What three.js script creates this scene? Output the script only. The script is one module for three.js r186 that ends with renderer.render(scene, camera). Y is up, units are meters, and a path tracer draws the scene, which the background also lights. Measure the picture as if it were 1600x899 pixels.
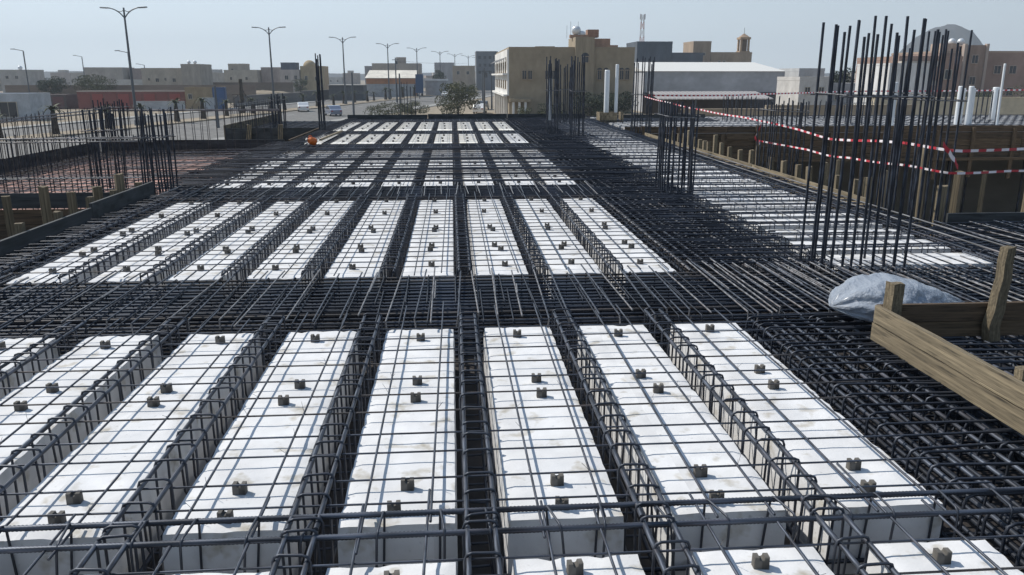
import * as THREE from 'three';
import { mergeGeometries } from 'three/addons/utils/BufferGeometryUtils.js';
import { RoundedBoxGeometry } from 'three/addons/geometries/RoundedBoxGeometry.js';
import { ImprovedNoise } from 'three/addons/math/ImprovedNoise.js';

// ---------------------------------------------------------------- camera, sky, sun, exposure
const scene = new THREE.Scene();
const R = THREE.MathUtils.degToRad;
const camera = new THREE.PerspectiveCamera(39.56, 1024 / 575, 0.1, 6000);
camera.position.set(0, 1.46, 0);
camera.rotation.set(R(-14.85), R(-4.2), 0, 'YXZ');
const renderer = new THREE.WebGLRenderer({ antialias: true });
renderer.setSize(1024, 575);
renderer.toneMapping = THREE.LinearToneMapping;
renderer.toneMappingExposure = 1.0;
renderer.shadowMap.enabled = true;

const sunDir = new THREE.Vector3(-0.80, 1.0, -0.48).normalize();
{ // clear hazy sky: pale band at the horizon, bluer and darker overhead, soft brightening round the sun
  const W = 512, Hh = 256, data = new Float32Array(W * Hh * 4);
  const hor = [0.88, 0.98, 1.05], low = [0.70, 0.86, 1.0], mid = [0.21, 0.35, 0.57], zen = [0.085, 0.165, 0.34], saz = Math.atan2(sunDir.z, sunDir.x);
  const d = new THREE.Vector3();
  for (let j = 0; j < Hh; j++) for (let i = 0; i < W; i++) {
    const el = ((j + 0.5) / Hh - 0.5) * Math.PI, az = ((i + 0.5) / W - 0.5) * 2 * Math.PI;
    d.set(Math.cos(el) * Math.cos(az), Math.sin(el), Math.cos(el) * Math.sin(az));
    const e = Math.max(0, el) * 180 / Math.PI;
    const mix = (a, b, t) => a.map((v, k) => v + (b[k] - v) * Math.min(1, Math.max(0, t)));
    let c = mix(hor, low, e / 8); if (e > 8) c = mix(low, mid, (e - 8) / 32); if (e > 40) c = mix(mid, zen, (e - 40) / 50);
    const q = 0.70 + 0.30 * Math.cos(az - saz), lo = 1 - Math.min(1, e / 60); c = c.map((v) => v * (q * lo + 0.9 * (1 - lo)));   // hazy air is brighter towards the sun
    const s = Math.max(0, d.dot(sunDir)), g = 0.10 * s * s + 0.25 * Math.pow(s, 12);
    const k = (j * W + i) * 4;
    data[k] = c[0] + g; data[k + 1] = c[1] + g * 0.97; data[k + 2] = c[2] + g * 0.92; data[k + 3] = 1;
  }
  const sky = new THREE.DataTexture(data, W, Hh, THREE.RGBAFormat, THREE.FloatType);
  sky.mapping = THREE.EquirectangularReflectionMapping; sky.magFilter = sky.minFilter = THREE.LinearFilter; sky.needsUpdate = true;
  scene.background = sky; scene.environment = sky;
}
const sun = new THREE.DirectionalLight(new THREE.Color(1.0, 0.95, 0.86), 4.4);
sun.position.copy(sunDir).multiplyScalar(120).add(new THREE.Vector3(0, 0, -40));
sun.target.position.set(0, 0, -40); scene.add(sun, sun.target);
sun.castShadow = true; sun.shadow.mapSize.set(4096, 4096);
Object.assign(sun.shadow.camera, { left: -90, right: 90, top: 90, bottom: -90, near: 1, far: 320 });
scene.fog = new THREE.FogExp2(0xd0dbe6, 0.00042);

// ---------------------------------------------------------------- helpers
let seed = 7;
const rnd = () => { seed = (seed + 0x6D2B79F5) | 0; let t = Math.imul(seed ^ (seed >>> 15), 1 | seed); t = (t + Math.imul(t ^ (t >>> 7), 61 | t)) ^ t; return ((t ^ (t >>> 14)) >>> 0) / 4294967296; };
const rr = (a, b) => a + (b - a) * rnd();
const noise = new ImprovedNoise();
const fbm = (x, y, z = 0.5, o = 4) => { let s = 0, a = 0.5; for (let i = 0; i < o; i++) { s += a * noise.noise(x, y, z + i * 7.3); x *= 2.03; y *= 2.03; a *= 0.5; } return s; };
const V = (x, y, z) => new THREE.Vector3(x, y, z);
const used = {};
const numbered = (n) => { const k = used[n] = (used[n] ?? -1) + 1; return k ? `${n}_${String(k).padStart(3, '0')}` : n; };
const on = (m) => { m.castShadow = m.receiveShadow = true; return m; };
function tag(o, label, category, group) { o.userData.label = label; o.userData.category = category; if (group) o.userData.group = group; return o; }
function thing(name, label, category, pos = [0, 0, 0], turn = 0, group) {
  const o = new THREE.Group(); o.name = numbered(name); o.position.set(...pos); o.rotation.y = turn; scene.add(o);
  return tag(o, label, category, group);
}
function mesh(name, geo, mat, parent) { const m = on(new THREE.Mesh(geo, mat)); m.name = parent ? name : numbered(name); (parent ?? scene).add(m); return m; }
function struct(name, geo, mat) { const m = mesh(name, geo, mat); m.userData.kind = 'structure'; return m; }
function stuff(name, geo, mat, parent) { const m = mesh(name, geo, mat, parent); m.userData.kind = 'stuff'; return m; }
const ord = ['first', 'second', 'third', 'fourth', 'fifth', 'sixth', 'seventh', 'eighth', 'ninth', 'tenth', 'eleventh', 'twelfth', 'thirteenth', 'fourteenth', 'fifteenth', 'sixteenth', 'seventeenth', 'eighteenth', 'nineteenth'];
for (const [t, w] of [['twent', 'twenty'], ['thirt', 'thirty'], ['fort', 'forty']]) { ord.push(t + 'ieth'); for (let k = 0; k < 9; k++) ord.push(`${w}-${ord[k]}`); }
const UP = V(0, 1, 0);
const unitCyl = new THREE.CylinderGeometry(1, 1, 1, 7, 1), unitBox = new THREE.BoxGeometry(1, 1, 1);
function bar(name, a, b, r, mat, parent) {              // one straight steel bar or round pole
  const d = b.clone().sub(a), m = mesh(name, unitCyl, mat, parent);
  m.position.copy(a).addScaledVector(d, 0.5); m.scale.set(r, d.length(), r); m.quaternion.setFromUnitVectors(UP, d.normalize());
  return m;
}
function barGeo(a, b, r, n = 5) {
  const d = b.clone().sub(a), g = new THREE.CylinderGeometry(r, r, d.length(), n, 1);
  g.applyQuaternion(new THREE.Quaternion().setFromUnitVectors(UP, d.clone().normalize())); const c = a.clone().addScaledVector(d, 0.5); g.translate(c.x, c.y, c.z); return g;
}
function box(name, x0, x1, y0, y1, z0, z1, mat, parent) {
  const m = mesh(name, unitBox, mat, parent); m.position.set((x0 + x1) / 2, (y0 + y1) / 2, (z0 + z1) / 2); m.scale.set(x1 - x0, y1 - y0, z1 - z0); return m;
}
function boxGeo(x0, x1, y0, y1, z0, z1) { const g = new THREE.BoxGeometry(x1 - x0, y1 - y0, z1 - z0); g.translate((x0 + x1) / 2, (y0 + y1) / 2, (z0 + z1) / 2); return g; }
// rounded hoop (closed stirrup) in the plane of axes u (across) and y; swept tube
function hoopGeo(w, h, r, along = 'z', radial = 5, corner = 0.022) {
  const pts = []; const hw = w / 2, hh = h / 2;
  for (const [cx, cy, a0] of [[hw - corner, hh - corner, 0], [-hw + corner, hh - corner, 90], [-hw + corner, -hh + corner, 180], [hw - corner, -hh + corner, 270]])
    for (const da of [0, 45, 90]) { const a = R(a0 + da); pts.push([cx + corner * Math.cos(a), cy + corner * Math.sin(a)]); }
  const n = pts.length, pos = [], idx = [];
  for (let i = 0; i < n; i++) {
    const p = pts[i], q0 = pts[(i + n - 1) % n], q1 = pts[(i + 1) % n]; let tx = q1[0] - q0[0], ty = q1[1] - q0[1]; const l = Math.hypot(tx, ty); tx /= l; ty /= l;
    for (let k = 0; k < radial; k++) { const a = k / radial * 2 * Math.PI, c = Math.cos(a) * r, s = Math.sin(a) * r; const x = p[0] + ty * c, y = p[1] - tx * c; pos.push(...(along === 'z' ? [x, y, s] : [s, y, x])); }
  }
  for (let i = 0; i < n; i++) for (let k = 0; k < radial; k++) { const a = i * radial + k, b = i * radial + (k + 1) % radial, c = ((i + 1) % n) * radial + k, d = ((i + 1) % n) * radial + (k + 1) % radial; idx.push(a, c, b, b, c, d); }
  const g = new THREE.BufferGeometry(); g.setAttribute('position', new THREE.Float32BufferAttribute(pos, 3)); g.setIndex(idx); g.setAttribute('uv', new THREE.Float32BufferAttribute(new Float32Array(pos.length / 3 * 2), 2)); g.computeVertexNormals(); return g;
}
const place = (m, x, y, z, rx = 0, ry = 0, rz = 0) => { m.position.set(x, y, z); m.rotation.set(rx, ry, rz); return m; };
const moved = (g, x, y, z, ry = 0) => { const c = g.clone(); if (ry) c.rotateY(ry); c.translate(x, y, z); return c; };

// ---------------------------------------------------------------- textures and materials
function tex(w, h, fn, srgb = true) {
  const data = new Uint8Array(w * h * 4);
  for (let j = 0; j < h; j++) for (let i = 0; i < w; i++) { const c = fn(i / w, j / h, i, j), k = (j * w + i) * 4; for (let q = 0; q < 3; q++) data[k + q] = Math.max(0, Math.min(255, c[q] * 255)); data[k + 3] = 255; }
  const t = new THREE.DataTexture(data, w, h); t.wrapS = t.wrapT = THREE.RepeatWrapping; t.magFilter = THREE.LinearFilter; t.minFilter = THREE.LinearMipmapLinearFilter; t.generateMipmaps = true;
  if (srgb) t.colorSpace = THREE.SRGBColorSpace; t.needsUpdate = true; return t;
}
const g1 = (v) => [v, v, v];
const M = (o) => new THREE.MeshStandardMaterial(o);
const L = (r, g, b) => new THREE.Color().setRGB(r, g, b);
// expanded polystyrene: white beads, dusty smears and small dents
const foamMap = tex(512, 512, (u, v) => { const s = fbm(u * 5, v * 5, 1.5), d = Math.max(0, fbm(u * 9, v * 9, 4.2) - 0.16) * 1.5, p = Math.max(0, fbm(u * 40, v * 40, 9.1, 2) - 0.3) * 0.7, w = 0.955 + s * 0.13 - p; return [w - d * 0.42, w - d * 0.48, w - d * 0.60]; });
const foamBump = tex(256, 256, (u, v) => g1(0.5 + fbm(u * 12, v * 12, 2) * 0.5 + (rnd() - 0.5) * 0.14), false);
const foamYellowMap = tex(256, 256, (u, v) => { const s = fbm(u * 4, v * 4, 3.3), y = Math.min(1, Math.max(0, 0.35 + s * 1.6)); return [0.93, 0.93 - y * 0.03, 0.93 - y * 0.09]; });
const rustMap = tex(256, 256, (u, v) => { const s = 0.62 + fbm(u * 6, v * 18, 6) * 0.7, r = Math.max(0, fbm(u * 3, v * 26, 2.2)) * 0.55; return [s + r * 0.30, s + r * 0.08, s]; });
const ribBump = tex(8, 256, (u, v) => g1(Math.abs(((v * 64) % 1) - 0.5) < 0.2 ? 1 : 0.2), false);
const woodMap = tex(512, 128, (u, v) => { const g = fbm(u * 3, v * 26, 2.7), k = fbm(u * 7, v * 5, 8.8), m = Math.max(0, fbm(u * 11, v * 6, 5.1) - 0.12) * 1.3; const e = Math.max(0, fbm(u * 30, v * 12, 3.9, 3) - 0.2) * 1.2, q = Math.max(0, fbm(u * 2.2, v * 1.5, 7.1)) * 0.5; const t = 0.76 + g * 0.20 + k * 0.34 - m * 0.7 - e * 0.6; return [t + q * 0.10, t * 0.965 + q * 0.10, t * 0.90 + q * 0.13]; });
const woodBump = tex(512, 128, (u, v) => g1(0.5 + fbm(u * 4, v * 40, 1.1) * 0.8), false);
const plyMap = tex(256, 256, (u, v) => { const g = fbm(u * 4, v * 4, 6.6), k = fbm(u * 18, v * 18, 1.6); const t = 0.75 + g * 0.4 + k * 0.25; return [t, t, t]; });
const sandMap = tex(512, 512, (u, v) => { const g = fbm(u * 6, v * 6, 3.1), k = fbm(u * 40, v * 40, 7.7, 3); const t = 0.80 + g * 0.3 + k * 0.22; return [t, t * 0.98, t * 0.95]; });
const plasterMap = tex(256, 256, (u, v) => { const g = fbm(u * 4, v * 3, 2.1), k = fbm(u * 30, v * 9, 5.5, 3); const t = 0.90 + g * 0.16 + k * 0.10; return g1(t); });
const tapeMap = tex(64, 8, (u) => ((u * 2) % 1) < 0.5 ? [0.72, 0.20, 0.25] : [0.92, 0.89, 0.90]);
const rep = (t, x, y) => { const c = t.clone(); c.repeat.set(x, y); c.needsUpdate = true; return c; };

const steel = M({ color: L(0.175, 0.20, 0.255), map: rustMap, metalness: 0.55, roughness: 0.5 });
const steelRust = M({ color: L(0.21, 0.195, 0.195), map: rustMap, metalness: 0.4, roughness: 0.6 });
const steelGlint = M({ color: L(0.47, 0.47, 0.49), map: rustMap, metalness: 0.45, roughness: 0.5 });  // sun glints on the bars put into a paler colour
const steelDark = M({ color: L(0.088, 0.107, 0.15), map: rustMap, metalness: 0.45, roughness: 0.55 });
const foam = M({ color: L(0.75, 0.75, 0.76), map: foamMap, bumpMap: foamBump, bumpScale: 0.004, roughness: 0.95 });
const foamYellow = M({ color: L(0.85, 0.85, 0.84), map: foamYellowMap, roughness: 0.95 });
const spacerMat = M({ color: L(0.185, 0.172, 0.155), map: plyMap, roughness: 0.95 });
const plyRed = M({ color: L(0.60, 0.33, 0.27), map: plyMap, roughness: 0.75 });
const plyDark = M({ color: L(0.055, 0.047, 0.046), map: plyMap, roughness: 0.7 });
const woods = [[0.33, 0.285, 0.215], [0.28, 0.24, 0.18], [0.385, 0.335, 0.255]].map((c) => M({ color: L(...c), map: woodMap, bumpMap: woodBump, bumpScale: 0.003, roughness: 0.85 }));
const woodsDark = [[0.20, 0.145, 0.105], [0.16, 0.12, 0.09], [0.235, 0.175, 0.125]].map((c) => M({ color: L(...c), map: woodMap, bumpMap: woodBump, bumpScale: 0.003, roughness: 0.9 }));  // darker plank tones, with the shade on their faces put in
const boardShade = M({ color: L(0.075, 0.09, 0.115), map: woodMap, roughness: 0.7 });  // boards turned from the sun, shade put into the bluish colour
const pvc = M({ color: L(0.70, 0.72, 0.74), roughness: 0.35 });
const tapeMat = M({ map: tapeMap, roughness: 0.5, side: THREE.DoubleSide });
const tieMat = M({ color: L(0.16, 0.15, 0.15), metalness: 0.5, roughness: 0.5 });
const sand = M({ color: L(0.43, 0.37, 0.29), map: rep(sandMap, 1, 1), roughness: 1 });
const asphalt = M({ color: L(0.23, 0.228, 0.23), map: sandMap, roughness: 0.85 });
const concrete = M({ color: L(0.36, 0.35, 0.33), map: plasterMap, roughness: 0.9 });
const glassDark = M({ color: L(0.03, 0.035, 0.045), roughness: 0.15, metalness: 0.1 });
const wallMat = (r, g, b) => M({ color: L(r, g, b), map: plasterMap, roughness: 0.92 });

// ---------------------------------------------------------------- ground, road
const GY = -4.5;
function sheet(name, pts, y, mat, uvScale) {
  const s = new THREE.Shape(pts.map(([x, z]) => new THREE.Vector2(x, -z))), g = new THREE.ShapeGeometry(s); g.rotateX(-Math.PI / 2); g.translate(0, y, 0);
  const uv = g.attributes.uv; for (let i = 0; i < uv.count; i++) uv.setXY(i, uv.getX(i) * uvScale, uv.getY(i) * uvScale); return struct(name, g, mat);
}
sheet('ground', [[-1500, 200], [1500, 200], [1500, -1300], [-1500, -1300]], GY, sand, 0.12);
const rdir = V(0.196, 0, -0.981).normalize(), rside = V(rdir.z * -1, 0, rdir.x).normalize();   // along the road, and to its right
const onRoad = (t, s, y = GY) => V(-37.9, y, -101.33).addScaledVector(rdir, t).addScaledVector(rside, s);
function strip(name, t0, t1, s0, s1, y, mat, uvs) { const p = [[t0, s0], [t1, s0], [t1, s1], [t0, s1]].map(([t, s]) => { const q = onRoad(t, s); return [q.x, q.z]; }); return sheet(name, p, y, mat, uvs); }
strip('road', -75, 900, 2.2, 19, GY + 0.004, asphalt, 0.15);
strip('road', -75, 900, -11.5, -2.2, GY + 0.004, asphalt, 0.15);
{ const g = boxGeo(-2.1, 2.1, 0, 0.14, -900, 75); const m = struct('road_median', g, sand); m.position.copy(onRoad(0, 0)); m.rotation.y = -Math.atan2(rdir.x, -rdir.z); }
for (const s of [-11.8, 19.1]) { const m = struct('pavement', boxGeo(0, 2.2, 0, 0.13, -900, 75), concrete); m.position.copy(onRoad(0, s < 0 ? s - 2.0 : s)); m.rotation.y = -Math.atan2(rdir.x, -rdir.z); }
{ const g = []; for (let t = -70; t < 500; t += 9) for (const s of [6.85, -6.85]) { const b = boxGeo(-0.07, 0.07, 0, 0.003, -3, 0); b.rotateY(-Math.atan2(rdir.x, -rdir.z)); const q = onRoad(t, s, GY + 0.008); b.translate(q.x, q.y, q.z); g.push(b); } const m = struct('road_marking', mergeGeometries(g), wallMat(0.62, 0.62, 0.60)); }

// ---------------------------------------------------------------- formwork deck and storey under it
const DY = -0.28;
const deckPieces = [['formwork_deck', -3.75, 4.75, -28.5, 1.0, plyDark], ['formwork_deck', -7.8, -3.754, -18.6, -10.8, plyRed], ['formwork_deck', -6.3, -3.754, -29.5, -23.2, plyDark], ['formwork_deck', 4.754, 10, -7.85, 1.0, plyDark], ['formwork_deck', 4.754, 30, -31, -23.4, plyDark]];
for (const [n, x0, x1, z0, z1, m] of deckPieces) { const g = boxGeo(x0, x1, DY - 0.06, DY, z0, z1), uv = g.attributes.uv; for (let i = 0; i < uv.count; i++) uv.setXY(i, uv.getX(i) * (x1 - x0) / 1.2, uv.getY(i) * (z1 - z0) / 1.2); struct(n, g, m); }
{ // added block walls under the slab, put in to darken the openings
  const w = wallMat(0.30, 0.29, 0.27);
  for (const [x0, x1, z0, z1, l] of [[-8.1, -7.85, -18.6, 1, 'added grey block wall under the left edge of the slab'], [-8.1, 30, 1.05, 1.3, 'added grey block wall under the slab behind the viewer'], [-6.3, 30, -31.4, -31.1, 'added grey block wall under the far edge of the slab'], [30.1, 30.4, -31, 1, 'added grey block wall under the right edge of the slab'], [-8.1, -6.4, -18.9, -18.65, 'added short grey block wall under the left slab corner']])
    tag(mesh('added_storey_wall', boxGeo(x0, x1, GY, DY - 0.07, z0, z1), w), l, 'wall');
}

// ---------------------------------------------------------------- foam blocks
function foamGeo(w, h, l, detail) {
  const nx = detail ? 10 : 2, ny = detail ? 4 : 1, nz = detail ? Math.round(l / 0.05) : 2, g = new THREE.BoxGeometry(w, h, l, nx, ny, nz), p = g.attributes.position, uv = g.attributes.uv, n = g.attributes.normal, k = rnd() * 50;
  for (let i = 0; i < p.count; i++) {
    let x = p.getX(i), y = p.getY(i), z = p.getZ(i); const ex = Math.abs(x) > w / 2 - 1e-4, ey = y > h / 2 - 1e-4, ez = Math.abs(z) > l / 2 - 1e-4;
    if (Math.abs(n.getY(i)) > 0.5) uv.setXY(i, x + k, z); else uv.setXY(i, x + z + k, y);
    if (detail) {
      const q = noise.noise(x * 30 + k, y * 30, z * 30), q2 = noise.noise(x * 9 + k, 3, z * 9);
      if (ey && (ex || ez)) { y -= 0.004 + Math.max(0, q) * 0.012 + Math.max(0, q2 - 0.25) * 0.03; x -= Math.sign(x) * (ex ? 0.004 + Math.max(0, q) * 0.007 : 0); z -= Math.sign(z) * (ez ? 0.004 + Math.max(0, q) * 0.007 : 0); }
      else if (ey) y += q2 * 0.003; else if (ex) x += q * 0.002 + q2 * 0.003;
    }
    p.setXYZ(i, x, y, z);
  }
  g.computeVertexNormals(); return g;
}
const FH = 0.272, PIT = 0.577, FW = 0.405;
const stripX = (i) => 1.52 - PIT * i;                       // centre of strip i, counted from the right-hand beam
const bays = [
  { id: 'A', z0: -0.9, z1: -2.21, n: 7, word: 'bottom-edge bay', near: true },
  { id: 'B', z0: -2.43, z1: -4.61, n: 8, word: 'front bay', near: true },
  { id: 'C', z0: -5.93, z1: -9.77, n: 9, word: 'second bay', near: true },
  { id: 'D', z0: -11.07, z1: -16.5, n: 9, word: 'third bay', near: false },
  { id: 'E', z0: -18.1, z1: -21.2, n: 9, word: 'fourth bay', near: false },
  { id: 'F', z0: -22.5, z1: -26.7, n: 9, word: 'farthest bay', near: false },
];
const spacerZ = { A: [-2.1, -1.9, -1.3], B: [-4.40, -3.71, -3.50, -2.68, -2.51], C: [-9.6, -8.75, -7.85, -7.7, -6.95, -6.8, -6.2], D: [-11.3, -11.9, -12.8, -13.8, -15.2], E: [-18.7, -19.5, -20.5], F: [-23.2, -24.4, -25.6] };
const spacerShape = (() => { const s = new THREE.Shape(); s.moveTo(-0.028, 0); s.lineTo(0.028, 0); s.lineTo(0.027, 0.045); s.lineTo(0.012, 0.045); s.lineTo(0.009, 0.036); s.lineTo(0, 0.033); s.lineTo(-0.009, 0.036); s.lineTo(-0.012, 0.045); s.lineTo(-0.027, 0.045); s.closePath(); const g = new THREE.ExtrudeGeometry(s, { depth: 0.026, bevelEnabled: true, bevelSize: 0.002, bevelThickness: 0.002, bevelSegments: 1 }); g.translate(0, 0, -0.013); g.scale(0.80, 0.92, 1); return g; })();
for (const b of bays) for (let i = 0; i < b.n; i++) {
  const l = b.z0 - b.z1, f = mesh('foam_block', foamGeo(FW, FH, l, b.near), b.id === 'F' || (b.id === 'E' && rnd() < 0.7) ? foamYellow : foam);
  place(f, stripX(i) + rr(-0.004, 0.004), DY + FH / 2, (b.z0 + b.z1) / 2, 0, rr(-0.001, 0.001));
  tag(f, `white foam block, ${ord[i]} strip from the right in the ${b.word}`, 'foam block', 'foam blocks of the ribbed slab');
  spacerZ[b.id].forEach((z, k) => {
    if (b.id === 'A' && i > 3) return;
    const s = mesh('concrete_spacer', spacerShape, spacerMat); place(s, stripX(i) + rr(-0.035, 0.035), DY + FH - 0.002, z + rr(-0.03, 0.03), 0, rr(-0.12, 0.12));
    const o = [...spacerZ[b.id]].sort((p, q) => q - p).indexOf(z);
    tag(s, `concrete spacer, ${ord[o]} from the front, ${ord[i]} foam strip from right, ${b.word}`, 'spacer', 'concrete spacers under the mesh');
  });
}

// ---------------------------------------------------------------- rib cages between the strips
const ribHoop = hoopGeo(0.112, 0.300, 0.0052);
for (const b of bays) for (let i = 0; i <= b.n; i++) {
  if (i === 0) continue;                                    // the gap right of strip 0 belongs to the wide beam
  const x = stripX(i - 1) - PIT / 2 - 0.005, z0 = b.z0 + 0.1, z1 = b.z1 - 0.1, near = b.near;
  const t = thing('rib_cage', `dark steel rib cage, ${ord[i - 1]} gap from the right in the ${b.word}`, 'rebar cage', [x, 0, 0], 0, 'rib cages between foam strips');
  const step = near ? (b.id === 'C' ? 0.125 : 0.145) : 0.15, hoops = [], jx = () => rr(-0.004, 0.004);
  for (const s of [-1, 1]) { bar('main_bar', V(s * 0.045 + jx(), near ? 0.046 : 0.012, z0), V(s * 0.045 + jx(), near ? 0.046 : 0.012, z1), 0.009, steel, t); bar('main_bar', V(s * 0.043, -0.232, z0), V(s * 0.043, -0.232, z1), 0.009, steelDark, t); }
  for (let z = z0 - 0.04; z > z1; z -= step) {
    if (near) { const h = mesh('stirrup', ribHoop, steel, t); place(h, jx(), -0.088 + rr(0, 0.010), z + rr(-0.012, 0.012), rr(-0.07, 0.07), rr(-0.12, 0.12), rr(-0.02, 0.02)); }
    else hoops.push(moved(ribHoop, jx(), -0.122, z + rr(-0.015, 0.015), rr(-0.12, 0.12)));
  }
  if (hoops.length) stuff('stirrups', mergeGeometries(hoops), steel, t);
}

// ---------------------------------------------------------------- top meshes tied over each bay
const crossZ = { A: [-2.15, -1.98, -1.75, -1.55, -1.3], B: [-2.5, -2.67, -2.89, -3.06, -3.28, -3.48, -3.68, -3.90, -4.10, -4.30, -4.48], C: [], D: [], E: [], F: [] };
for (let z = -6.06; z > -9.72; z -= 0.183) crossZ.C.push(z + rr(-0.015, 0.015));
for (let z = -11.2; z > -16.4; z -= 0.40) crossZ.D.push(z, z - 0.05, z - 0.11);
for (let z = -18.3; z > -21.1; z -= 0.32) crossZ.E.push(z); for (let z = -22.7; z > -26.6; z -= 0.32) crossZ.F.push(z);
for (const b of bays) {
  const xl = stripX(b.n - 1) - 0.42, t = thing('rebar_mesh', `thin steel mesh tied over the foam of the ${b.word}`, 'rebar mesh', [0, 0, 0], 0, 'top meshes over the foam');
  const ties = [], zs = crossZ[b.id], long = [];
  for (const z of zs) { const dz = rr(-0.02, 0.02), y = DY + FH + (b.id === 'D' ? rr(0.030, 0.055) : 0.040); bar('cross_bar', V(xl - rr(0, 0.2), y, z + dz), V(1.80 + rr(0, 0.25), y + rr(-0.003, 0.003), z - dz), b.id === 'D' ? 0.0065 : 0.0040, rnd() < 0.3 ? steelRust : steel, t); }
  for (let i = 0; i < b.n; i++) for (const s of [-1, 1]) {
    const x = stripX(i) + s * 0.105 + rr(-0.02, 0.02), x2 = x + rr(-0.025, 0.025), y = DY + FH + 0.048;
    bar('long_bar', V(x, y, b.z0 + rr(0.05, 0.3)), V(x2, y, b.z1 - rr(0.1, 0.45)), 0.0048, steel, t); long.push([x, x2]);
    if (b.near) for (const z of zs) if (rnd() < 0.38) { const xx = x + (x2 - x) * (z - b.z0) / (b.z1 - b.z0), e = V(xx + rr(-0.03, 0.03), y + rr(0.012, 0.045), z + rr(-0.03, 0.03)); ties.push(barGeo(V(xx, y, z), e, 0.0009, 3), barGeo(V(xx, y, z), V(xx + rr(-0.02, 0.02), y + rr(0.006, 0.03), z + rr(-0.02, 0.02)), 0.0009, 3)); }
  }
  if (ties.length) stuff('tie_wires', mergeGeometries(ties), tieMat, t);
}

// ---------------------------------------------------------------- cross rib in front (two thick ribbed bars)
function ribbedBar(len, r) {                                 // deformed bar along x with raised ribs
  const pts = []; for (let x = 0; x <= len; x += 0.0065) { const k = Math.round(x / 0.0065) % 2; pts.push(new THREE.Vector2(r + (k ? 0.0016 : 0), x)); }
  const g = new THREE.LatheGeometry(pts, 8); g.rotateZ(-Math.PI / 2); return g;
}
{
  const t = thing('cross_rib_cage', 'steel cage with two thick ribbed bars across the bottom of the picture', 'rebar cage');
  const rg = ribbedBar(4.6, 0.0095);
  for (const z of [-2.285, -2.408]) { const m = mesh('main_bar', rg, steel, t); place(m, -2.55, 0.045, z, 0, rr(-0.002, 0.002), rr(-0.001, 0.001)); }
  for (const z of [-2.285, -2.408]) bar('main_bar', V(-2.55, -0.21, z), V(2.0, -0.21, z), 0.0085, steelDark, t);
  const h = hoopGeo(0.148, 0.30, 0.0045, 'x');
  for (let x = -2.4; x < 1.9; x += 0.193) { const m = mesh('stirrup', h, steel, t); place(m, x + rr(-0.03, 0.03), -0.092, -2.346, 0, rr(-0.28, 0.28), rr(-0.12, 0.12)); }
}

// ---------------------------------------------------------------- cross beams (bars along x)
function crossBeam(label, x0, x1, z0, z1, opt) {
  const t = thing('beam_cage', label, 'rebar cage', [0, 0, 0], 0, 'reinforcement of the beams'), w = Math.abs(z1 - z0), zc = (z0 + z1) / 2, hs = [];
  const nTop = Math.round(w / opt.gap);
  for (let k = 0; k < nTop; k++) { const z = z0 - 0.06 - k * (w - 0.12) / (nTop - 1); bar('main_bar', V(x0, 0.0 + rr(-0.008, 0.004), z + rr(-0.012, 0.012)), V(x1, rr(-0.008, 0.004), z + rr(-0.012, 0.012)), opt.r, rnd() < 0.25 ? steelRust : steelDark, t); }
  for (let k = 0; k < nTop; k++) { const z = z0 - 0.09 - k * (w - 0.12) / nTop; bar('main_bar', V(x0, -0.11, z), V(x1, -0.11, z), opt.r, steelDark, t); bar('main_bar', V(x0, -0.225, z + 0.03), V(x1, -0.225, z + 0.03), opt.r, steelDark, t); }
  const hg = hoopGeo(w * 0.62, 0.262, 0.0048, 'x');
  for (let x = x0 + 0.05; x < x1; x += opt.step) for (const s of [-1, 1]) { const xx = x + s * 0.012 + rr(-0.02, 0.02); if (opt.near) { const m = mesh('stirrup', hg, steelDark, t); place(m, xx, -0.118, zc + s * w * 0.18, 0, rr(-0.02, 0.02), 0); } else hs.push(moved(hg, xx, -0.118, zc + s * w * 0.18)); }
  if (hs.length) stuff('stirrups', mergeGeometries(hs), steelDark, t);
  return t;
}
crossBeam('wide dark cross beam cage between the front and second bays', -6.0, 6.4, -4.66, -5.88, { gap: 0.085, r: 0.0085, step: 0.17, near: true });
crossBeam('dark cross beam cage between the second and third bays', -3.7, 3.0, -9.83, -11.0, { gap: 0.10, r: 0.0085, step: 0.18 });
crossBeam('dark cross beam cage between the third and fourth bays', -3.7, 3.0, -16.58, -18.02, { gap: 0.12, r: 0.009, step: 0.2 });
crossBeam('dark cross beam cage between the fourth and farthest bays', -3.7, 3.0, -21.3, -22.4, { gap: 0.12, r: 0.009, step: 0.2 });
crossBeam('dark edge beam cage along the far end of the slab', -3.6, 9, -26.85, -28.4, { gap: 0.14, r: 0.009, step: 0.2 });
// lapped bars laid across the cross beams, with cranked ends
function lapBars(label, x0, x1, zc, half, step, near, mat = steelGlint) {
  const t = thing('lap_bars', label, 'rebar', [0, 0, 0], 0, 'lapped bars over the beams');
  for (let x = x0; x < x1; x += step * rr(0.6, 1.3)) {
    const k = rr(-0.035, 0.035), za = zc + half + rr(-0.14, 0.08), zb = zc - half + rr(-0.08, 0.14), y = 0.040 + rr(0, 0.012);
    bar('lap_bar', V(x, y, za), V(x + k, y + rr(-0.004, 0.004), zb), near ? 0.0058 : 0.006, rnd() < 0.5 ? mat : steel, t);
    if (rnd() < 0.45) bar('lap_bar', V(x + 0.013, y, za - half * 0.8), V(x + 0.013 + k * 0.6, y, zb + rr(-0.1, 0.5)), 0.0052, mat, t);
    if (near && rnd() < 0.5) bar('bar_hook', V(x, y, za), V(x + rr(-0.01, 0.01), y - 0.06, za + 0.004), 0.0056, mat, t);
  }
}
lapBars('sunlit pale lapped bars over the beam between front and second bays', -3.6, 1.75, -5.27, 0.66, 0.15, true);
lapBars('sunlit pale bars packed close over the beam left of the tall column bars', 1.8, 3.35, -5.32, 0.72, 0.062, true);
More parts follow.
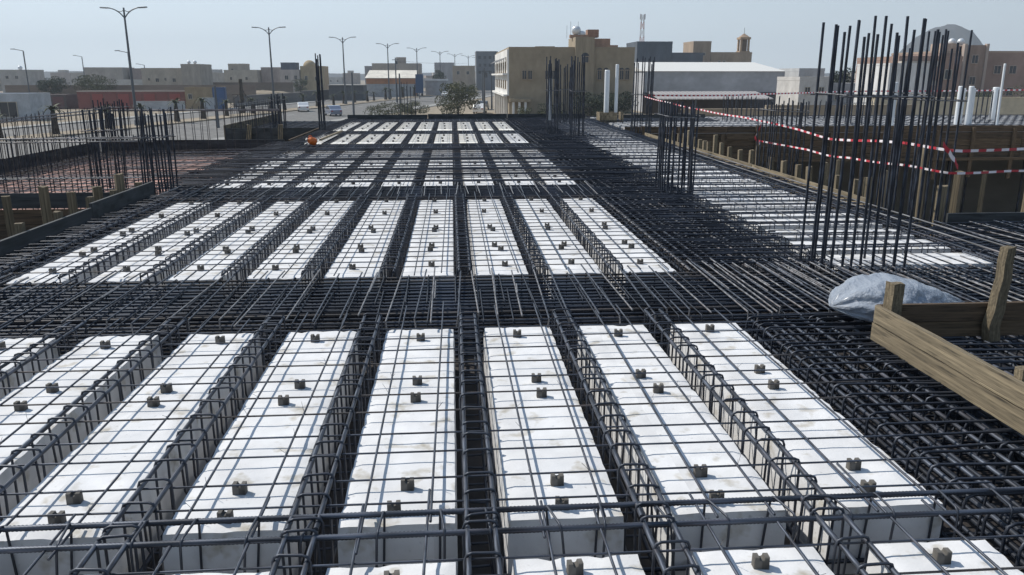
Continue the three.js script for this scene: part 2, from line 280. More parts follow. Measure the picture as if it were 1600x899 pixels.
lapBars('sunlit pale bars over the beam beside the plastic sack and stake', 3.4, 6.6, -5.2, 0.95, 0.105, true);
lapBars('sunlit pale hooked bar ends over the beam between second and third bays', -3.6, 1.9, -10.35, 0.55, 0.17, false);

// ---------------------------------------------------------------- wide beams along z
function longBeam(label, x0, x1, z0, z1, opt) {
  const t = thing('beam_cage', label, 'rebar cage', [0, 0, 0], 0, 'reinforcement of the beams'), w = x1 - x0, n = Math.round(w / opt.gap);
  for (let k = 0; k <= n; k++) { const x = x0 + 0.03 + k * (w - 0.06) / n; bar('main_bar', V(x + rr(-0.008, 0.008), rr(-0.012, 0.002), z0), V(x + rr(-0.008, 0.008), rr(-0.012, 0.002), z1), opt.r, rnd() < 0.12 ? steelGlint : steel, t); bar('main_bar', V(x + 0.03, -0.10, z0), V(x + 0.03, -0.10 + rr(-0.03, 0.03), z1), opt.r, steelDark, t); bar('main_bar', V(x, -0.225, z0), V(x, -0.225, z1), opt.r, steelDark, t); }
  const nh = Math.max(1, Math.round(w / 0.42)), hw = Math.min(w, w / nh * 1.45), lift = opt.lift ?? 0.01, hg = hoopGeo(hw, 0.285 + lift, opt.hr ?? 0.005, 'z', 5, 0.035), hs = []; let count = 0;
  for (let z = z0 - 0.04; z > z1; z -= opt.step) for (let k = 0; k < nh; k++) {
    const xc = nh === 1 ? (x0 + x1) / 2 : x0 + hw / 2 + k * (w - hw) / (nh - 1) - 0.02, zz = z + k * 0.014 + rr(-0.014, 0.014), y = -0.118 + lift / 2 + rr(-0.008, 0.014);
    if (opt.near && count++ < 290) { const m = mesh('stirrup', hg, rnd() < 0.6 ? steel : steelDark, t); place(m, xc + rr(-0.012, 0.012), y, zz, 0, rr(-0.05, 0.05), rr(-0.012, 0.012)); } else hs.push(moved(hg, xc, y, zz, rr(-0.04, 0.04)));
  }
  for (let z = z0; z > z1; z -= (opt.extra ?? 1e9)) { const xe = rr(0, 0.3) * w; hs.push(barGeo(V(x0 + xe, 0.034 + rr(0, 0.02), z), V(x0 + w * rr(0.7, 1.02), 0.034 + rr(0, 0.02), z + rr(-0.05, 0.05)), 0.006)); }
  if (hs.length) stuff('stirrups', mergeGeometries(hs), steelDark, t);
}
longBeam('wide dark beam cage with rounded stirrups right of the front bay', 1.80, 3.25, -0.9, -4.62, { gap: 0.115, r: 0.0095, hr: 0.0062, step: 0.098, near: true, lift: 0.012 });
longBeam('dark beam cage inside the plank formwork at the right edge', 3.32, 5.6, -0.9, -4.2, { gap: 0.13, r: 0.010, step: 0.14, near: true });
longBeam('wide dark beam cage right of the second bay', 1.80, 3.02, -5.95, -10.4, { gap: 0.10, r: 0.009, step: 0.11, near: true, extra: 0.16 });
longBeam('wide dark beam cage right of the third bay', 1.86, 3.02, -10.5, -18.2, { gap: 0.11, r: 0.009, step: 0.11, extra: 0.16 });
longBeam('wide dark beam cage right of the two farthest bays', 1.86, 3.5, -18.3, -28.3, { gap: 0.13, r: 0.009, step: 0.14, extra: 0.22 });
longBeam('narrow beam cage beside the dark board left of the second bay', -3.70, -3.30, -5.9, -10.9, { gap: 0.10, r: 0.008, step: 0.165, near: true, extra: 0.15 });
longBeam('beam cage left of the third bay beside the red deck', -4.0, -3.2, -11.0, -18.4, { gap: 0.11, r: 0.008, step: 0.13, extra: 0.12 });
longBeam('beam cage left of the two farthest bays', -3.62, -3.2, -18.5, -28.3, { gap: 0.11, r: 0.008, step: 0.16, extra: 0.2 });
longBeam('edge beam cage beside the sunlit edge board on the right', 4.38, 4.70, -6.2, -26.7, { gap: 0.08, r: 0.008, step: 0.15, extra: 0.2 });
{ // long thick bars laid loose right across the third bay and the wide beam
  [[-11.75, 0], [-12.4, 0.01], [-14.0, 0.0], [-16.0, 0.02]].forEach(([z, k], i) => {
    const t = thing('bar_bundle', `bundle of long bars lying across the third bay, ${ord[i]} from the front`, 'rebar', [0, 0, 0], 0, 'bar bundles across the third bay');
    for (let q = 0; q < 3; q++) bar('loose_bar', V(-3.9 - rr(0, 0.6), 0.066 + (q === 1 ? 0.016 : 0), z + q * 0.017), V(3.0 + rr(-0.1, 0.5), 0.066 + (q === 1 ? 0.016 : 0), z + k + q * 0.017), 0.008, steelDark, t);
  });
}

// ---------------------------------------------------------------- right-hand field: foam strips and ribs along x
{
  let k = 0; const hg = hoopGeo(0.10, 0.27, 0.0042, 'x');
  for (let z = -6.0; z > -26.3; z -= PIT, k++) {
    const near = z > -13, f = mesh('foam_block', foamGeo(1.30, FH, 0.40, false), foam); place(f, 3.70, DY + FH / 2, z - 0.2);
    tag(f, `white foam strip beyond the wide beam, ${ord[k]} from the front`, 'foam block', 'foam strips of the right field');
    const t = thing('rib_cage', `small rib cage between foam strips of the right field, ${ord[k]} from the front`, 'rebar cage', [0, 0, z - 0.488], 0, 'rib cages of the right field');
    for (const s of [-1, 1]) bar('main_bar', V(2.9, 0.045, s * 0.04), V(4.6, 0.045 + rr(-0.01, 0.01), s * 0.04 + rr(-0.02, 0.02)), 0.0075, steel, t);
    const hs = []; for (let x = 3.02; x < 4.5; x += 0.15) { const xx = x + rr(-0.02, 0.02); if (near) { const m = mesh('stirrup', hg, steel, t); place(m, xx, -0.082, 0, 0, rr(-0.1, 0.1)); } else hs.push(moved(hg, xx, -0.082, 0)); }
    if (hs.length) stuff('stirrups', mergeGeometries(hs), steel, t);
  }
  const t = thing('rebar_mesh', 'thin mesh bars running over the right-hand foam strips', 'rebar mesh', [0, 0, 0], 0, 'top meshes over the foam');
  for (const x of [3.2, 3.45, 3.75, 4.05, 4.28]) bar('long_bar', V(x, 0.056, -6.2), V(x + rr(-0.08, 0.08), 0.056, -26.4), 0.005, steel, t);
  for (const x of [4.42, 4.62]) bar('long_bar', V(x - 0.02, 0.075, -4.0), V(x + 0.03, 0.075, -16), 0.008, steelGlint, t);
  for (let z = -6.3; z > -26; z -= 0.23) bar('cross_bar', V(2.95, 0.049, z), V(4.68, 0.049, z + rr(-0.04, 0.04)), 0.0045, steel, t);
}
{ // small field right of the pit corner
  const t = thing('rebar_mesh', 'crowded bars in front of the dark board by the right pit', 'rebar mesh', [0, 0, 0], 0, 'top meshes over the foam');
  for (let x = 4.8; x < 8.2; x += 0.14) bar('long_bar', V(x, rr(-0.01, 0.05), -6.15), V(x + rr(-0.1, 0.1), rr(-0.01, 0.05), -7.7), 0.007, rnd() < 0.5 ? steelGlint : steel, t);
  for (let z = -6.2; z > -7.7; z -= 0.09) { bar('cross_bar', V(4.75, rr(-0.02, 0.03), z), V(8.3, rr(-0.02, 0.03), z), 0.007, steelDark, t); bar('cross_bar', V(4.75, -0.15, z), V(8.3, -0.15, z), 0.008, steelDark, t); }
  const f = mesh('foam_block', foamGeo(1.4, FH, 0.4, false), foam); place(f, 6.35, DY + FH / 2 - 0.04, -6.95); tag(f, 'white foam block half hidden by bars at the right picture edge', 'foam block');
}
// far right slab, its bars seen as a grey web
{
  const g = []; for (let x = 5; x < 29.5; x += 0.3) g.push(barGeo(V(x, -0.05, -23.6), V(x, -0.05, -30.9), 0.006, 4)); for (let z = -23.7; z > -30.9; z -= 0.4) g.push(barGeo(V(5, -0.04, z), V(29.6, -0.04, z), 0.006, 4));
  const t = thing('rebar_mesh', 'grey web of bars on the slab beyond the right pit', 'rebar mesh'); stuff('bars', mergeGeometries(g), steel, t);
  [[5.2, 13], [13.2, 21], [21.2, 29]].forEach(([a, b], i) => { for (let k = 0; k < 6; k++) { const f = mesh('foam_block', boxGeo(a, b, DY, -0.06, -24.0 - k * 1.15 - 0.8, -24.0 - k * 1.15), foam); tag(f, `white foam strip on the slab beyond the right pit, ${ord[k]} row, ${['left', 'middle', 'right'][i]} third`, 'foam block'); } });
}
{ // left slab mesh over the red deck
  const t = thing('rebar_mesh', 'rust tinted bar grid over the red deck on the left', 'rebar mesh');
  for (let z = -10.95; z > -18.5; z -= 0.19) { bar('cross_bar', V(-7.75, -0.16, z), V(-3.4, -0.15 + rr(-0.01, 0.04), z + rr(-0.06, 0.06)), 0.006, rnd() < 0.5 ? steelRust : steel, t); if (rnd() < 0.35) bar('cross_bar', V(-5.2 + rr(-1, 1), -0.03, z + 0.06), V(-3.2, 0.02, z + 0.06), 0.007, steelGlint, t); }
  for (let x = -7.65; x < -4; x += 0.24) bar('long_bar', V(x, -0.147, -10.85), V(x + rr(-0.05, 0.05), -0.147, -18.5), 0.006, steelRust, t);
  const t2 = thing('rebar_mesh', 'small bar grid on the slab corner behind the far left opening', 'rebar mesh');
  for (let z = -23.4; z > -29.3; z -= 0.25) bar('cross_bar', V(-6.2, -0.1, z), V(-3.7, -0.1, z), 0.007, steel, t2); for (let x = -6.1; x < -3.7; x += 0.3) bar('long_bar', V(x, -0.09, -23.3), V(x, -0.09, -29.4), 0.007, steel, t2);
}
console.log('slab done');

// ---------------------------------------------------------------- starter bars
function column(label, cx, cz, w, d, nx, nz, h, r, ties, opt = {}) {
  const t = thing('column_starter_bars', label, 'rebar', [cx, 0, cz], 0, 'column starter bars'), y0 = DY + 0.002, mat = opt.mat ?? steelDark;
  const spots = []; for (let i = 0; i < nx; i++) for (const s of [-1, 1]) spots.push([-w / 2 + w * i / (nx - 1), s * d / 2]); for (let j = 1; j < nz - 1; j++) for (const s of [-1, 1]) spots.push([s * w / 2, -d / 2 + d * j / (nz - 1)]);
  for (const [x, z] of spots) bar('starter_bar', V(x + rr(-0.02, 0.02), y0, z + rr(-0.02, 0.02)), V(x + rr(-0.03, 0.03), h + rr(-0.12, 0.10) * (h > 1.5 ? 1 : 0.5), z + rr(-0.03, 0.03)), r, mat, t);
  for (const y of ties) { const s = y > 0.5 ? 0.01 : 0; for (const q of [-1, 1]) { bar('tie_bar', V(-w / 2 - 0.06, y + rr(-0.02, 0.02), q * (d / 2 + r + s)), V(w / 2 + 0.05, y + rr(-0.02, 0.02), q * (d / 2 + r + s)), 0.0065, steelGlint, t); bar('tie_bar', V(q * (w / 2 + r + s), y + 0.012, -d / 2 - 0.04), V(q * (w / 2 + r + s), y + rr(0, 0.02), d / 2 + 0.04), 0.005, steelGlint, t); } }
  return t;
}
column('tallest cluster of column starter bars behind the plastic sack', 3.16, -6.0, 0.60, 0.46, 8, 4, 1.83, 0.0105, [1.32]);
column('tall cluster of column starter bars at the near corner of the right pit', 4.86, -8.15, 0.42, 0.62, 5, 6, 1.84, 0.0105, [1.22]);
column('waist-high column bars wrapped with tape beside the right pit', 5.02, -12.1, 0.46, 0.62, 6, 6, 1.1, 0.010, [0.95]);
column('waist-high column bars rising from the wide beam right of the second bay', 2.84, -10.1, 0.36, 0.5, 6, 6, 1.12, 0.0105, [0.97]);
column('slim dark column bars far along the right-hand beam', 3.02, -19.6, 0.28, 0.3, 4, 4, 1.88, 0.014, [1.1]);
column('second slim column bars far along the right-hand beam, left of the first', 2.55, -20.6, 0.26, 0.3, 4, 3, 1.85, 0.014, [1.1]);
column('paired dark column bars beside the white pipe at the far edge', 3.42, -24.8, 0.5, 0.3, 5, 3, 1.75, 0.017, [1.05]);
column('column bars where the tape begins at the far right pit corner', 4.95, -21.1, 0.42, 0.42, 4, 4, 1.84, 0.014, [0.98]);
column('column bars at the end of the dark board left of the second bay', -3.82, -10.75, 0.30, 0.34, 5, 4, 1.02, 0.011, [0.7]);
column('column bars standing in the left slab behind the wall bars', -4.85, -11.7, 0.34, 0.3, 4, 3, 1.0, 0.012, [0.72]);
column('column bars at the outer corner of the left slab', -7.2, -17.9, 0.5, 0.4, 5, 4, 0.95, 0.012, [0.8]);
column('tall narrow column bars at the far left corner of the slab', -3.52, -22.4, 0.15, 0.16, 3, 3, 1.95, 0.016, [0.8]);
column('column bars beside the far left opening', -4.9, -23.6, 0.3, 0.3, 4, 3, 0.95, 0.016, [0.8]);
column('column bars on the left part of the slab beyond the right pit', 9.9, -27.6, 1.0, 0.4, 7, 3, 0.78, 0.013, []);
column('column bars on the middle part of the slab beyond the right pit', 13.7, -29.2, 1.5, 0.4, 8, 3, 0.55, 0.013, [0.4]);
column('thin column bars right of the white pipe bundle', 17.3, -26.0, 1.2, 0.5, 8, 3, 1.0, 0.012, []);
column('column bars on the far slab seen through the tall cluster', 13.0, -25.6, 1.1, 0.4, 7, 3, 0.9, 0.013, [0.6]);
// loose starter bars beyond the far edge
[[-1.8, -33.5, 'starter bars of a neighbouring column left of the bush'], [4.6, -34.5, 'starter bars of a neighbouring column before the tan building']].forEach(([x, z, l]) => { const t = column(l, x, z, 0.7, 0.4, 5, 2, 1.15, 0.011, []); for (const c of t.children) { c.scale.y *= 3.6; c.position.y -= 1.9; } });

function wallBars(label, a, b, h, step, opt = {}) {
  const t = thing('wall_starter_bars', label, 'rebar', [0, 0, 0], 0, 'wall starter bars round the left slab'), d = b.clone().sub(a), l = d.length(), u = d.clone().normalize(), n = V(-u.z, 0, u.x);
  for (let s = 0; s < l; s += step) for (const q of [-1, 1]) { const p = a.clone().addScaledVector(u, s + rr(-0.02, 0.02)).addScaledVector(n, q * 0.07); bar('starter_bar', p, p.clone().add(V(rr(-0.02, 0.02), h - p.y + rr(-0.05, 0.05), rr(-0.02, 0.02))), 0.0065, rnd() < 0.3 ? steelRust : steelDark, t); }
  for (const y of opt.rails ?? [h - 0.09, h - 0.05]) for (const q of [-1, 1]) { const A = a.clone().addScaledVector(n, q * 0.078), B = b.clone().addScaledVector(n, q * 0.078); A.y = y + rr(-0.02, 0.02); B.y = y + rr(-0.02, 0.02); bar('rail_bar', A, B, 0.0085, steelGlint, t); }
}
wallBars('wall starter bars along the near edge of the left slab', V(-7.7, DY, -10.95), V(-3.95, DY, -10.95), 0.70, 0.135, { rails: [0.62, 0.66, 0.16] });
wallBars('wall starter bars along the outer edge of the left slab', V(-7.55, DY, -11.1), V(-7.55, DY, -18.3), 0.79, 0.16);
wallBars('wall starter bars along the far edge of the left slab', V(-7.4, DY, -18.4), V(-3.8, DY, -18.4), 0.80, 0.17);
wallBars('wall starter bars beside the far left opening', V(-6.1, DY, -23.5), V(-6.1, DY, -29.3), 0.72, 0.28);

// ---------------------------------------------------------------- timber formwork
const plankGeo = new RoundedBoxGeometry(1, 1, 1, 1, 0.012);
function plank(name, a, b, h, th, mat, parent, roll = 0) {   // board from a to b (bottom edge), standing height h, thickness th
  const d = b.clone().sub(a), m = mesh(name, unitBox, mat, parent), c = a.clone().addScaledVector(d, 0.5); c.y += h / 2; m.position.copy(c); m.scale.set(d.length(), h, th); m.rotation.set(roll, -Math.atan2(d.z, d.x), Math.atan2(d.y, Math.hypot(d.x, d.z)), 'YXZ'); return m;
}
function stakeGeo(w, d, h, taper = 0.0, ragged = 0.01) { const g = new THREE.BoxGeometry(w, h, d, 2, 6, 2), p = g.attributes.position, k = rnd() * 30; for (let i = 0; i < p.count; i++) { const t = p.getY(i) / h + 0.5; p.setX(i, p.getX(i) * (1 - taper * t) + noise.noise(k, t * 4, 1) * ragged); if (t > 0.99) p.setY(i, p.getY(i) - Math.abs(noise.noise(p.getX(i) * 60 + k, 1, p.getZ(i) * 60)) * 0.03); } g.translate(0, h / 2, 0); g.computeVertexNormals(); return g; }
{ // plank box at right front
  const t = thing('plank_formwork', 'weathered plank box standing on the bars at the right edge', 'formwork', [0, 0.022, 0]);
  const side = (y0, y1, z0, z1, m) => { const g = new THREE.BoxGeometry(z0 - z1, y1 - y0, 0.026, 60, 4, 1), p = g.attributes.position, k = rnd() * 20; for (let i = 0; i < p.count; i++) { const e = Math.abs(p.getY(i)) > (y1 - y0) / 2 - 1e-3; p.setY(i, p.getY(i) - (e ? Math.sign(p.getY(i)) * (0.0015 + Math.max(0, noise.noise(p.getX(i) * 9 + k, p.getY(i) * 20, 2)) * 0.006) : 0)); p.setZ(i, p.getZ(i) + noise.noise(p.getX(i) * 2 + k, 1, 5) * 0.006); } g.computeVertexNormals(); const b = mesh('plank', g, m, t); place(b, 2.30, (y0 + y1) / 2, (z0 + z1) / 2, 0, Math.PI / 2, 0); return b; };
  side(0.128, 0.228, -1.6, -4.04, woods[2]); side(0.026, 0.125, -1.6, -4.05, woods[0]);
  plank('plank', V(2.318, 0.118, -4.07), V(4.6, 0.118, -4.07), 0.10, 0.026, woodsDark[0], t); plank('plank', V(2.318, 0.026, -4.075), V(4.6, 0.026, -4.075), 0.088, 0.026, woodsDark[2], t);
  const s1 = mesh('stake', stakeGeo(0.062, 0.075, 0.34, 0, 0.003), woods[1], t); place(s1, 2.362, 0.026, -4.0, 0, 0.1, 0);
  const s2 = mesh('stake', stakeGeo(0.085, 0.05, 0.54, 0.35, 0.03), woods[1], t); place(s2, 2.96, 0.012, -4.025, 0.02, 0.25, -0.06);
  const s3 = mesh('stake', stakeGeo(0.07, 0.05, 0.24, 0.1), woods[0], t); place(s3, 2.352, 0.03, -2.95, 0, 0, 0);
  const s4 = mesh('stake', stakeGeo(0.07, 0.05, 0.3, 0.1), woods[1], t); place(s4, 4.2, 0.02, -4.02, 0, 0, 0);
}
{ // dark shaded board at the left opening
  const t = thing('edge_board', 'dark shaded edge board with stakes along the left opening', 'formwork');
  plank('board', V(-3.77, DY, -2.0), V(-3.77, DY, -8.55), 0.41, 0.03, boardShade, t); plank('board', V(-3.77, DY, -8.56), V(-3.77, DY, -10.35), 0.455, 0.03, boardShade, t);
  const spots = [[-10.1, 0.20], [-9.35, 0.21], [-8.75, 0.22], [-8.0, 0.19], [-7.3, 0.2]];
  spots.forEach(([z, h]) => { const m = mesh('stake', stakeGeo(0.07, 0.06, h + 0.9, 0.03), woods[1], t); place(m, -3.84 - rr(0, 0.015), -0.9, z, 0, 0, 0); });
  [[-4.32, -8.7, 0.34], [-4.02, -9.45, 0.24], [-3.95, -9.9, 0.33], [-4.8, -10.3, 0.06], [-5.5, -10.3, 0.02]].forEach(([x, z, h], i) => { const m = mesh('timber_prop', stakeGeo(0.095, 0.05, h - GY, 0.0), woods[i % 3]); place(m, x, GY, z, rr(-0.01, 0.01), rr(0, 1), rr(-0.015, 0.015)); tag(m, `upright timber prop inside the left opening, ${ord[i]} from the front`, 'timber prop', 'props in the left opening'); });
  const w = thing('opening_formwork', 'dark plank wall under the near edge of the left slab', 'formwork');
  for (let k = 0; k < 5; k++) plank('plank', V(-7.8, -0.42 - k * 0.2, -10.77 + rr(-0.006, 0.006)), V(-3.8, -0.42 - k * 0.2, -10.77), 0.19, 0.03, woodsDark[k % 3], w);
  const lip = thing('edge_board', 'thin edge board of the left slab above the opening', 'formwork'); plank('board', V(-7.8, -0.215, -10.772), V(-4.05, -0.215, -10.772), 0.2, 0.025, boardShade, lip);
}
{ // edge boards of the left slab and of the far edge
  const add = (l, a, b, h, m) => { const t = thing('edge_board', l, 'formwork', [0, 0, 0], 0, 'slab edge boards'); const n = Math.max(1, Math.round(a.distanceTo(b) / 3.2)); for (let k = 0; k < n; k++) plank('board', a.clone().lerp(b, k / n), a.clone().lerp(b, (k + 1) / n - 0.002), h + rr(-0.012, 0.012), 0.03, m[k % m.length], t); return t; };
  add('dark edge board along the outer left edge of the left slab', V(-7.83, DY, -10.8), V(-7.83, DY, -18.6), 0.34, [boardShade]);
  add('dark edge board along the far side of the left slab', V(-7.8, DY, -18.63), V(-3.78, DY, -18.63), 0.36, [boardShade]);
  add('dark shaded edge board across the far end of the main slab', V(-3.6, DY, -28.54), V(4.7, DY, -28.54), 0.44, [boardShade]);
  add('edge board at the side of the far left opening', V(-3.70, DY, -18.7), V(-3.70, DY, -23.1), 0.33, [woodsDark[0], boardShade]);
  add('sunlit edge board along the outer side of the far left corner', V(-6.34, DY, -23.2), V(-6.34, DY, -31), 0.40, [woods[0]]);
  const t = add('dark board facing the viewer across the far left opening', V(-6.3, -0.75, -23.24), V(-3.75, -0.75, -23.24), 0.8, [boardShade]);
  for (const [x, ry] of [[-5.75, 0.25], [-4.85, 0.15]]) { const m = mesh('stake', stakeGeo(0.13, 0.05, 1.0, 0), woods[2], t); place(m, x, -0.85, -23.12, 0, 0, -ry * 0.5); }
  add('dark shaded edge board at the far end beside the boxed pipes', V(5.5, DY, -28.54), V(9, DY, -28.54), 0.42, [boardShade]);
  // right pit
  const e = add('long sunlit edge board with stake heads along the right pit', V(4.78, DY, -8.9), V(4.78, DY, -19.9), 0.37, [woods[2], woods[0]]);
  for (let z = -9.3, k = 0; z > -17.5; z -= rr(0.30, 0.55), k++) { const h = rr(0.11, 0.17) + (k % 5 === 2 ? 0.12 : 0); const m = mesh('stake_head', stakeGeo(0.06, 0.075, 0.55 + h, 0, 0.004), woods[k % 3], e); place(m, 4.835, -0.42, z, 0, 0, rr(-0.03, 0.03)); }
  add('dark shaded board across the near end of the right pit', V(5.12, DY, -7.88), V(9.5, DY, -7.88), 0.36, [boardShade]);
  const p = thing('pit_formwork', 'tall shaded plank wall on the far side of the right pit', 'formwork');
  for (let x = 5.0, s = 0; x < 24; x += 3.05, s++) for (let k = 0; k < 5; k++) plank('plank', V(x, 0.03 - 0.2 * (k + 1), -23.36 + rr(-0.012, 0.012)), V(x + 3.04, 0.03 - 0.2 * (k + 1) + rr(-0.01, 0.01), -23.36 + rr(-0.012, 0.012)), 0.19, 0.028, woodsDark[(k + s) % 3], p);
  for (let x = 5.6; x < 24; x += 1.12) { const m = mesh('batten', stakeGeo(0.11, 0.06, 1.35 + rr(0, 0.35), 0), woodsDark[2], p); place(m, x + rr(-0.1, 0.1), -1.45 - rr(0, 0.2), -23.3, 0, 0, rr(-0.02, 0.02)); }
  plank('waler', V(5, -1.02, -23.28), V(24, -1.02, -23.28), 0.09, 0.06, woodsDark[2], p);
  const q = thing('pit_formwork', 'plank wall under the left edge of the right pit', 'formwork'); for (let k = 0; k < 5; k++) plank('plank', V(4.80, -0.5 - k * 0.2, -8), V(4.80, -0.5 - k * 0.2, -23.2), 0.19, 0.028, woodsDark[k % 3], q);
  [[5.35, -8.35, 0.30], [5.62, -8.6, 0.42], [6.6, -8.3, 0.2], [6.9, -8.15, 0.62], [5.2, -9.4, 0.34], [7.6, -10, 0.1], [6.2, -11.5, 0.0], [9.0, -13, -0.1], [7.4, -15.0, -0.1], [10.4, -17, -0.2], [12.2, -20, -0.3]].sort((p, q) => q[1] - p[1]).forEach(([x, z, h], i) => { const m = mesh('timber_prop', stakeGeo(0.10, 0.07, h - GY, 0.0), i % 2 ? woods[1] : woods[2]); place(m, x, GY, z, rr(-0.01, 0.01), rr(0, 1), rr(-0.02, 0.02)); tag(m, `upright timber prop inside the right pit, ${ord[i]} from the front`, 'timber prop', 'props in the right pit'); });
  for (let k = 0; k < 14; k++) { const x = 5.6 + k * 1.25, m = mesh('steel_prop', new THREE.CylinderGeometry(0.035, 0.035, DY - 0.06 - GY, 8), steelDark); place(m, x, (GY + DY - 0.06) / 2, -24.3 - (k % 2) * 0.9); tag(m, `round steel prop under the slab beyond the right pit, ${ord[k]} from the left`, 'steel prop', 'props under the far slab'); }
}
// ---------------------------------------------------------------- pipes
function pipe(label, x, z, h, r) { const g = new THREE.LatheGeometry([[0, 0], [r, 0], [r, h - 0.03], [r * 0.9, h], [0, h]].map((p) => new THREE.Vector2(...p)), 14); const m = mesh('plastic_pipe', g, pvc); place(m, x, DY, z, rr(-0.01, 0.01), 0, rr(-0.012, 0.012)); return tag(m, label, 'pipe', 'white plastic pipes'); }
pipe('white upright pipe beside the dark column bars at the far edge', 3.18, -26.55, 1.64, 0.075);
pipe('thick white pipe standing in the small plank box', 5.2, -27.35, 1.92, 0.085); pipe('thin white pipe standing in the small plank box', 5.52, -27.30, 2.10, 0.055);
{ const t = thing('pipe_box', 'small pale plank box round two pipes at the far edge', 'formwork'); for (const [a, b] of [[V(4.95, DY, -26.95), V(5.5, DY, -26.95)], [V(4.95, DY, -27.6), V(5.5, DY, -27.6)]]) plank('plank', a, b, 0.55, 0.03, woods[2], t); for (const x of [4.93, 5.70]) plank('plank', V(x, DY, -26.95), V(x, DY, -27.6), 0.55, 0.03, woods[0], t); }
[0, 1, 2, 3].forEach((k) => pipe(`white pipe of the upright bundle beyond the right pit, ${ord[k]} from the left`, 16.05 + k * 0.17, -24.9 - (k % 2) * 0.15, 1.42 - (k % 2) * 0.07, 0.08));
pipe('single white pipe right of the bundle beyond the right pit', 18.95, -27.4, 1.35, 0.11); pipe('thin tall white pole beyond the right pit', 17.2, -24.6, 2.1, 0.035); pipe('leaning white pole at the right picture edge', 20.2, -27, 2.0, 0.05);
pipe('white pipe seen through the corner column bars', 13.6, -24.4, 1.55, 0.08);

// ---------------------------------------------------------------- barrier tape
function tape(label, pts, w = 0.028) {
  const c = new THREE.CatmullRomCurve3(pts.map((p) => V(...p)), false, 'catmullrom', 0.1), len = c.getLength(), n = Math.max(12, Math.round(len / 0.15)), pos = [], uv = [], idx = [];
  for (let i = 0; i <= n; i++) { const p = c.getPointAt(i / n), tw = fbm(i * 0.11, pts[0][0], 3) * 1.6, s = Math.sin(i / n * Math.PI * (pts.length - 1)); const dy = Math.cos(tw) * w / 2, dz = Math.sin(tw) * w / 2; p.y -= 0.012 * Math.abs(s); pos.push(p.x, p.y + dy, p.z + dz, p.x, p.y - dy, p.z - dz); uv.push(i / n * len / 0.42, 0, i / n * len / 0.42, 1); if (i) { const k = (i - 1) * 2; idx.push(k, k + 1, k + 2, k + 2, k + 1, k + 3); } }
  const g = new THREE.BufferGeometry(); g.setAttribute('position', new THREE.Float32BufferAttribute(pos, 3)); g.setAttribute('uv', new THREE.Float32BufferAttribute(uv, 2)); g.setIndex(idx); g.computeVertexNormals();
  return tag(mesh('barrier_tape', g, tapeMat), label, 'barrier tape', 'red and white barrier tapes');
}
tape('upper red and white tape strung along the right pit columns', [[4.95, 0.94, -20.9], [5.0, 0.80, -16.5], [5.0, 0.75, -12.4], [4.98, 0.66, -10.4], [4.9, 0.76, -8.45], [5.05, 0.735, -7.8], [6.2, 0.72, -8.1], [8.5, 0.73, -8.6]]);
tape('lower red and white tape strung along the right pit columns', [[4.8, 0.47, -12.4], [5.0, 0.455, -11.7], [4.95, 0.45, -10.2], [4.9, 0.52, -8.45], [5.05, 0.51, -7.8], [6.2, 0.49, -8.1], [8.5, 0.50, -8.6]], 0.024);
tape('distant red and white tape across the slab beyond the right pit', [[5.1, 0.96, -21.1], [8.5, 0.90, -24], [13.5, 0.92, -28], [20, 0.95, -28.5], [27, 1.0, -28.5]], 0.045);
tape('tape end knotted and hanging on the waist-high column bars', [[4.82, 0.72, -12.42], [4.78, 0.60, -12.45], [4.74, 0.52, -12.44], [4.80, 0.47, -12.43], [4.86, 0.36, -12.44]], 0.055);
tape('tape end knotted and hanging on the corner column bars', [[4.92, 0.80, -7.80], [5.0, 0.70, -7.78], [5.06, 0.62, -7.77], [5.1, 0.56, -7.78]], 0.05);

// ---------------------------------------------------------------- plastic sack
{
  const nu = 110, nv = 90, pos = [], uv = [], idx = [];   // skin of the sack: rings along its length, gathered at the left tip
  for (let i = 0; i <= nu; i++) for (let j = 0; j <= nv; j++) {
    const t = i / nu, a = j / nv * 2 * Math.PI, x = -0.40 + 0.82 * t, prof = Math.pow(Math.sin(Math.PI * Math.pow(t, 0.80)), 0.92) * (1.08 - 0.25 * t);
    const gather = Math.exp(-t * 5) + 0.5 * Math.exp(-(1 - t) * 6), cs = Math.cos(a), sn = Math.sin(a);
    const fold = gather * 0.20 * Math.sin(a * 7 + fbm(t * 5, a, 1) * 6) + 0.13 * fbm(t * 4 + 2, cs * 1.6, sn * 1.6 + 3) + 0.10 * (0.5 - Math.abs(fbm(t * 9 + cs * 1.5, sn * 2.5, 8)) * 2.2) + 0.025 * fbm(t * 30, cs * 6, sn * 6);
    const k = prof * (1 + fold); let y = sn * 0.165 * k; if (sn < 0) y *= 0.5; if (y < -0.065) y = -0.065 + (y + 0.065) * 0.15;
    pos.push(x, y + (1 - t) * 0.02, Math.sign(cs) * Math.pow(Math.abs(cs), 0.85) * 0.25 * k); uv.push(t * 2, j / nv * 2); if (i && j) { const p = i * (nv + 1) + j, q = p - nv - 1; idx.push(q - 1, p - 1, q, q, p - 1, p); }
  }
  const g = new THREE.BufferGeometry(); g.setAttribute('position', new THREE.Float32BufferAttribute(pos, 3)); g.setAttribute('uv', new THREE.Float32BufferAttribute(uv, 2)); g.setIndex(idx); g.computeVertexNormals();
  const m = mesh('plastic_sack', g, new THREE.MeshPhysicalMaterial({ color: L(0.36, 0.41, 0.49), roughness: 0.45, transmission: 0.3, thickness: 0, clearcoat: 0.3, clearcoatRoughness: 0.2, bumpMap: rep(foamBump, 3, 3), bumpScale: 0.012 }));
  m.scale.set(1.1, 1.03, 1.1); place(m, 2.64, 0.125, -4.42, 0, 0.12, 0); tag(m, 'full blue-grey plastic sack lying on the bars behind the plank box', 'sack');
}
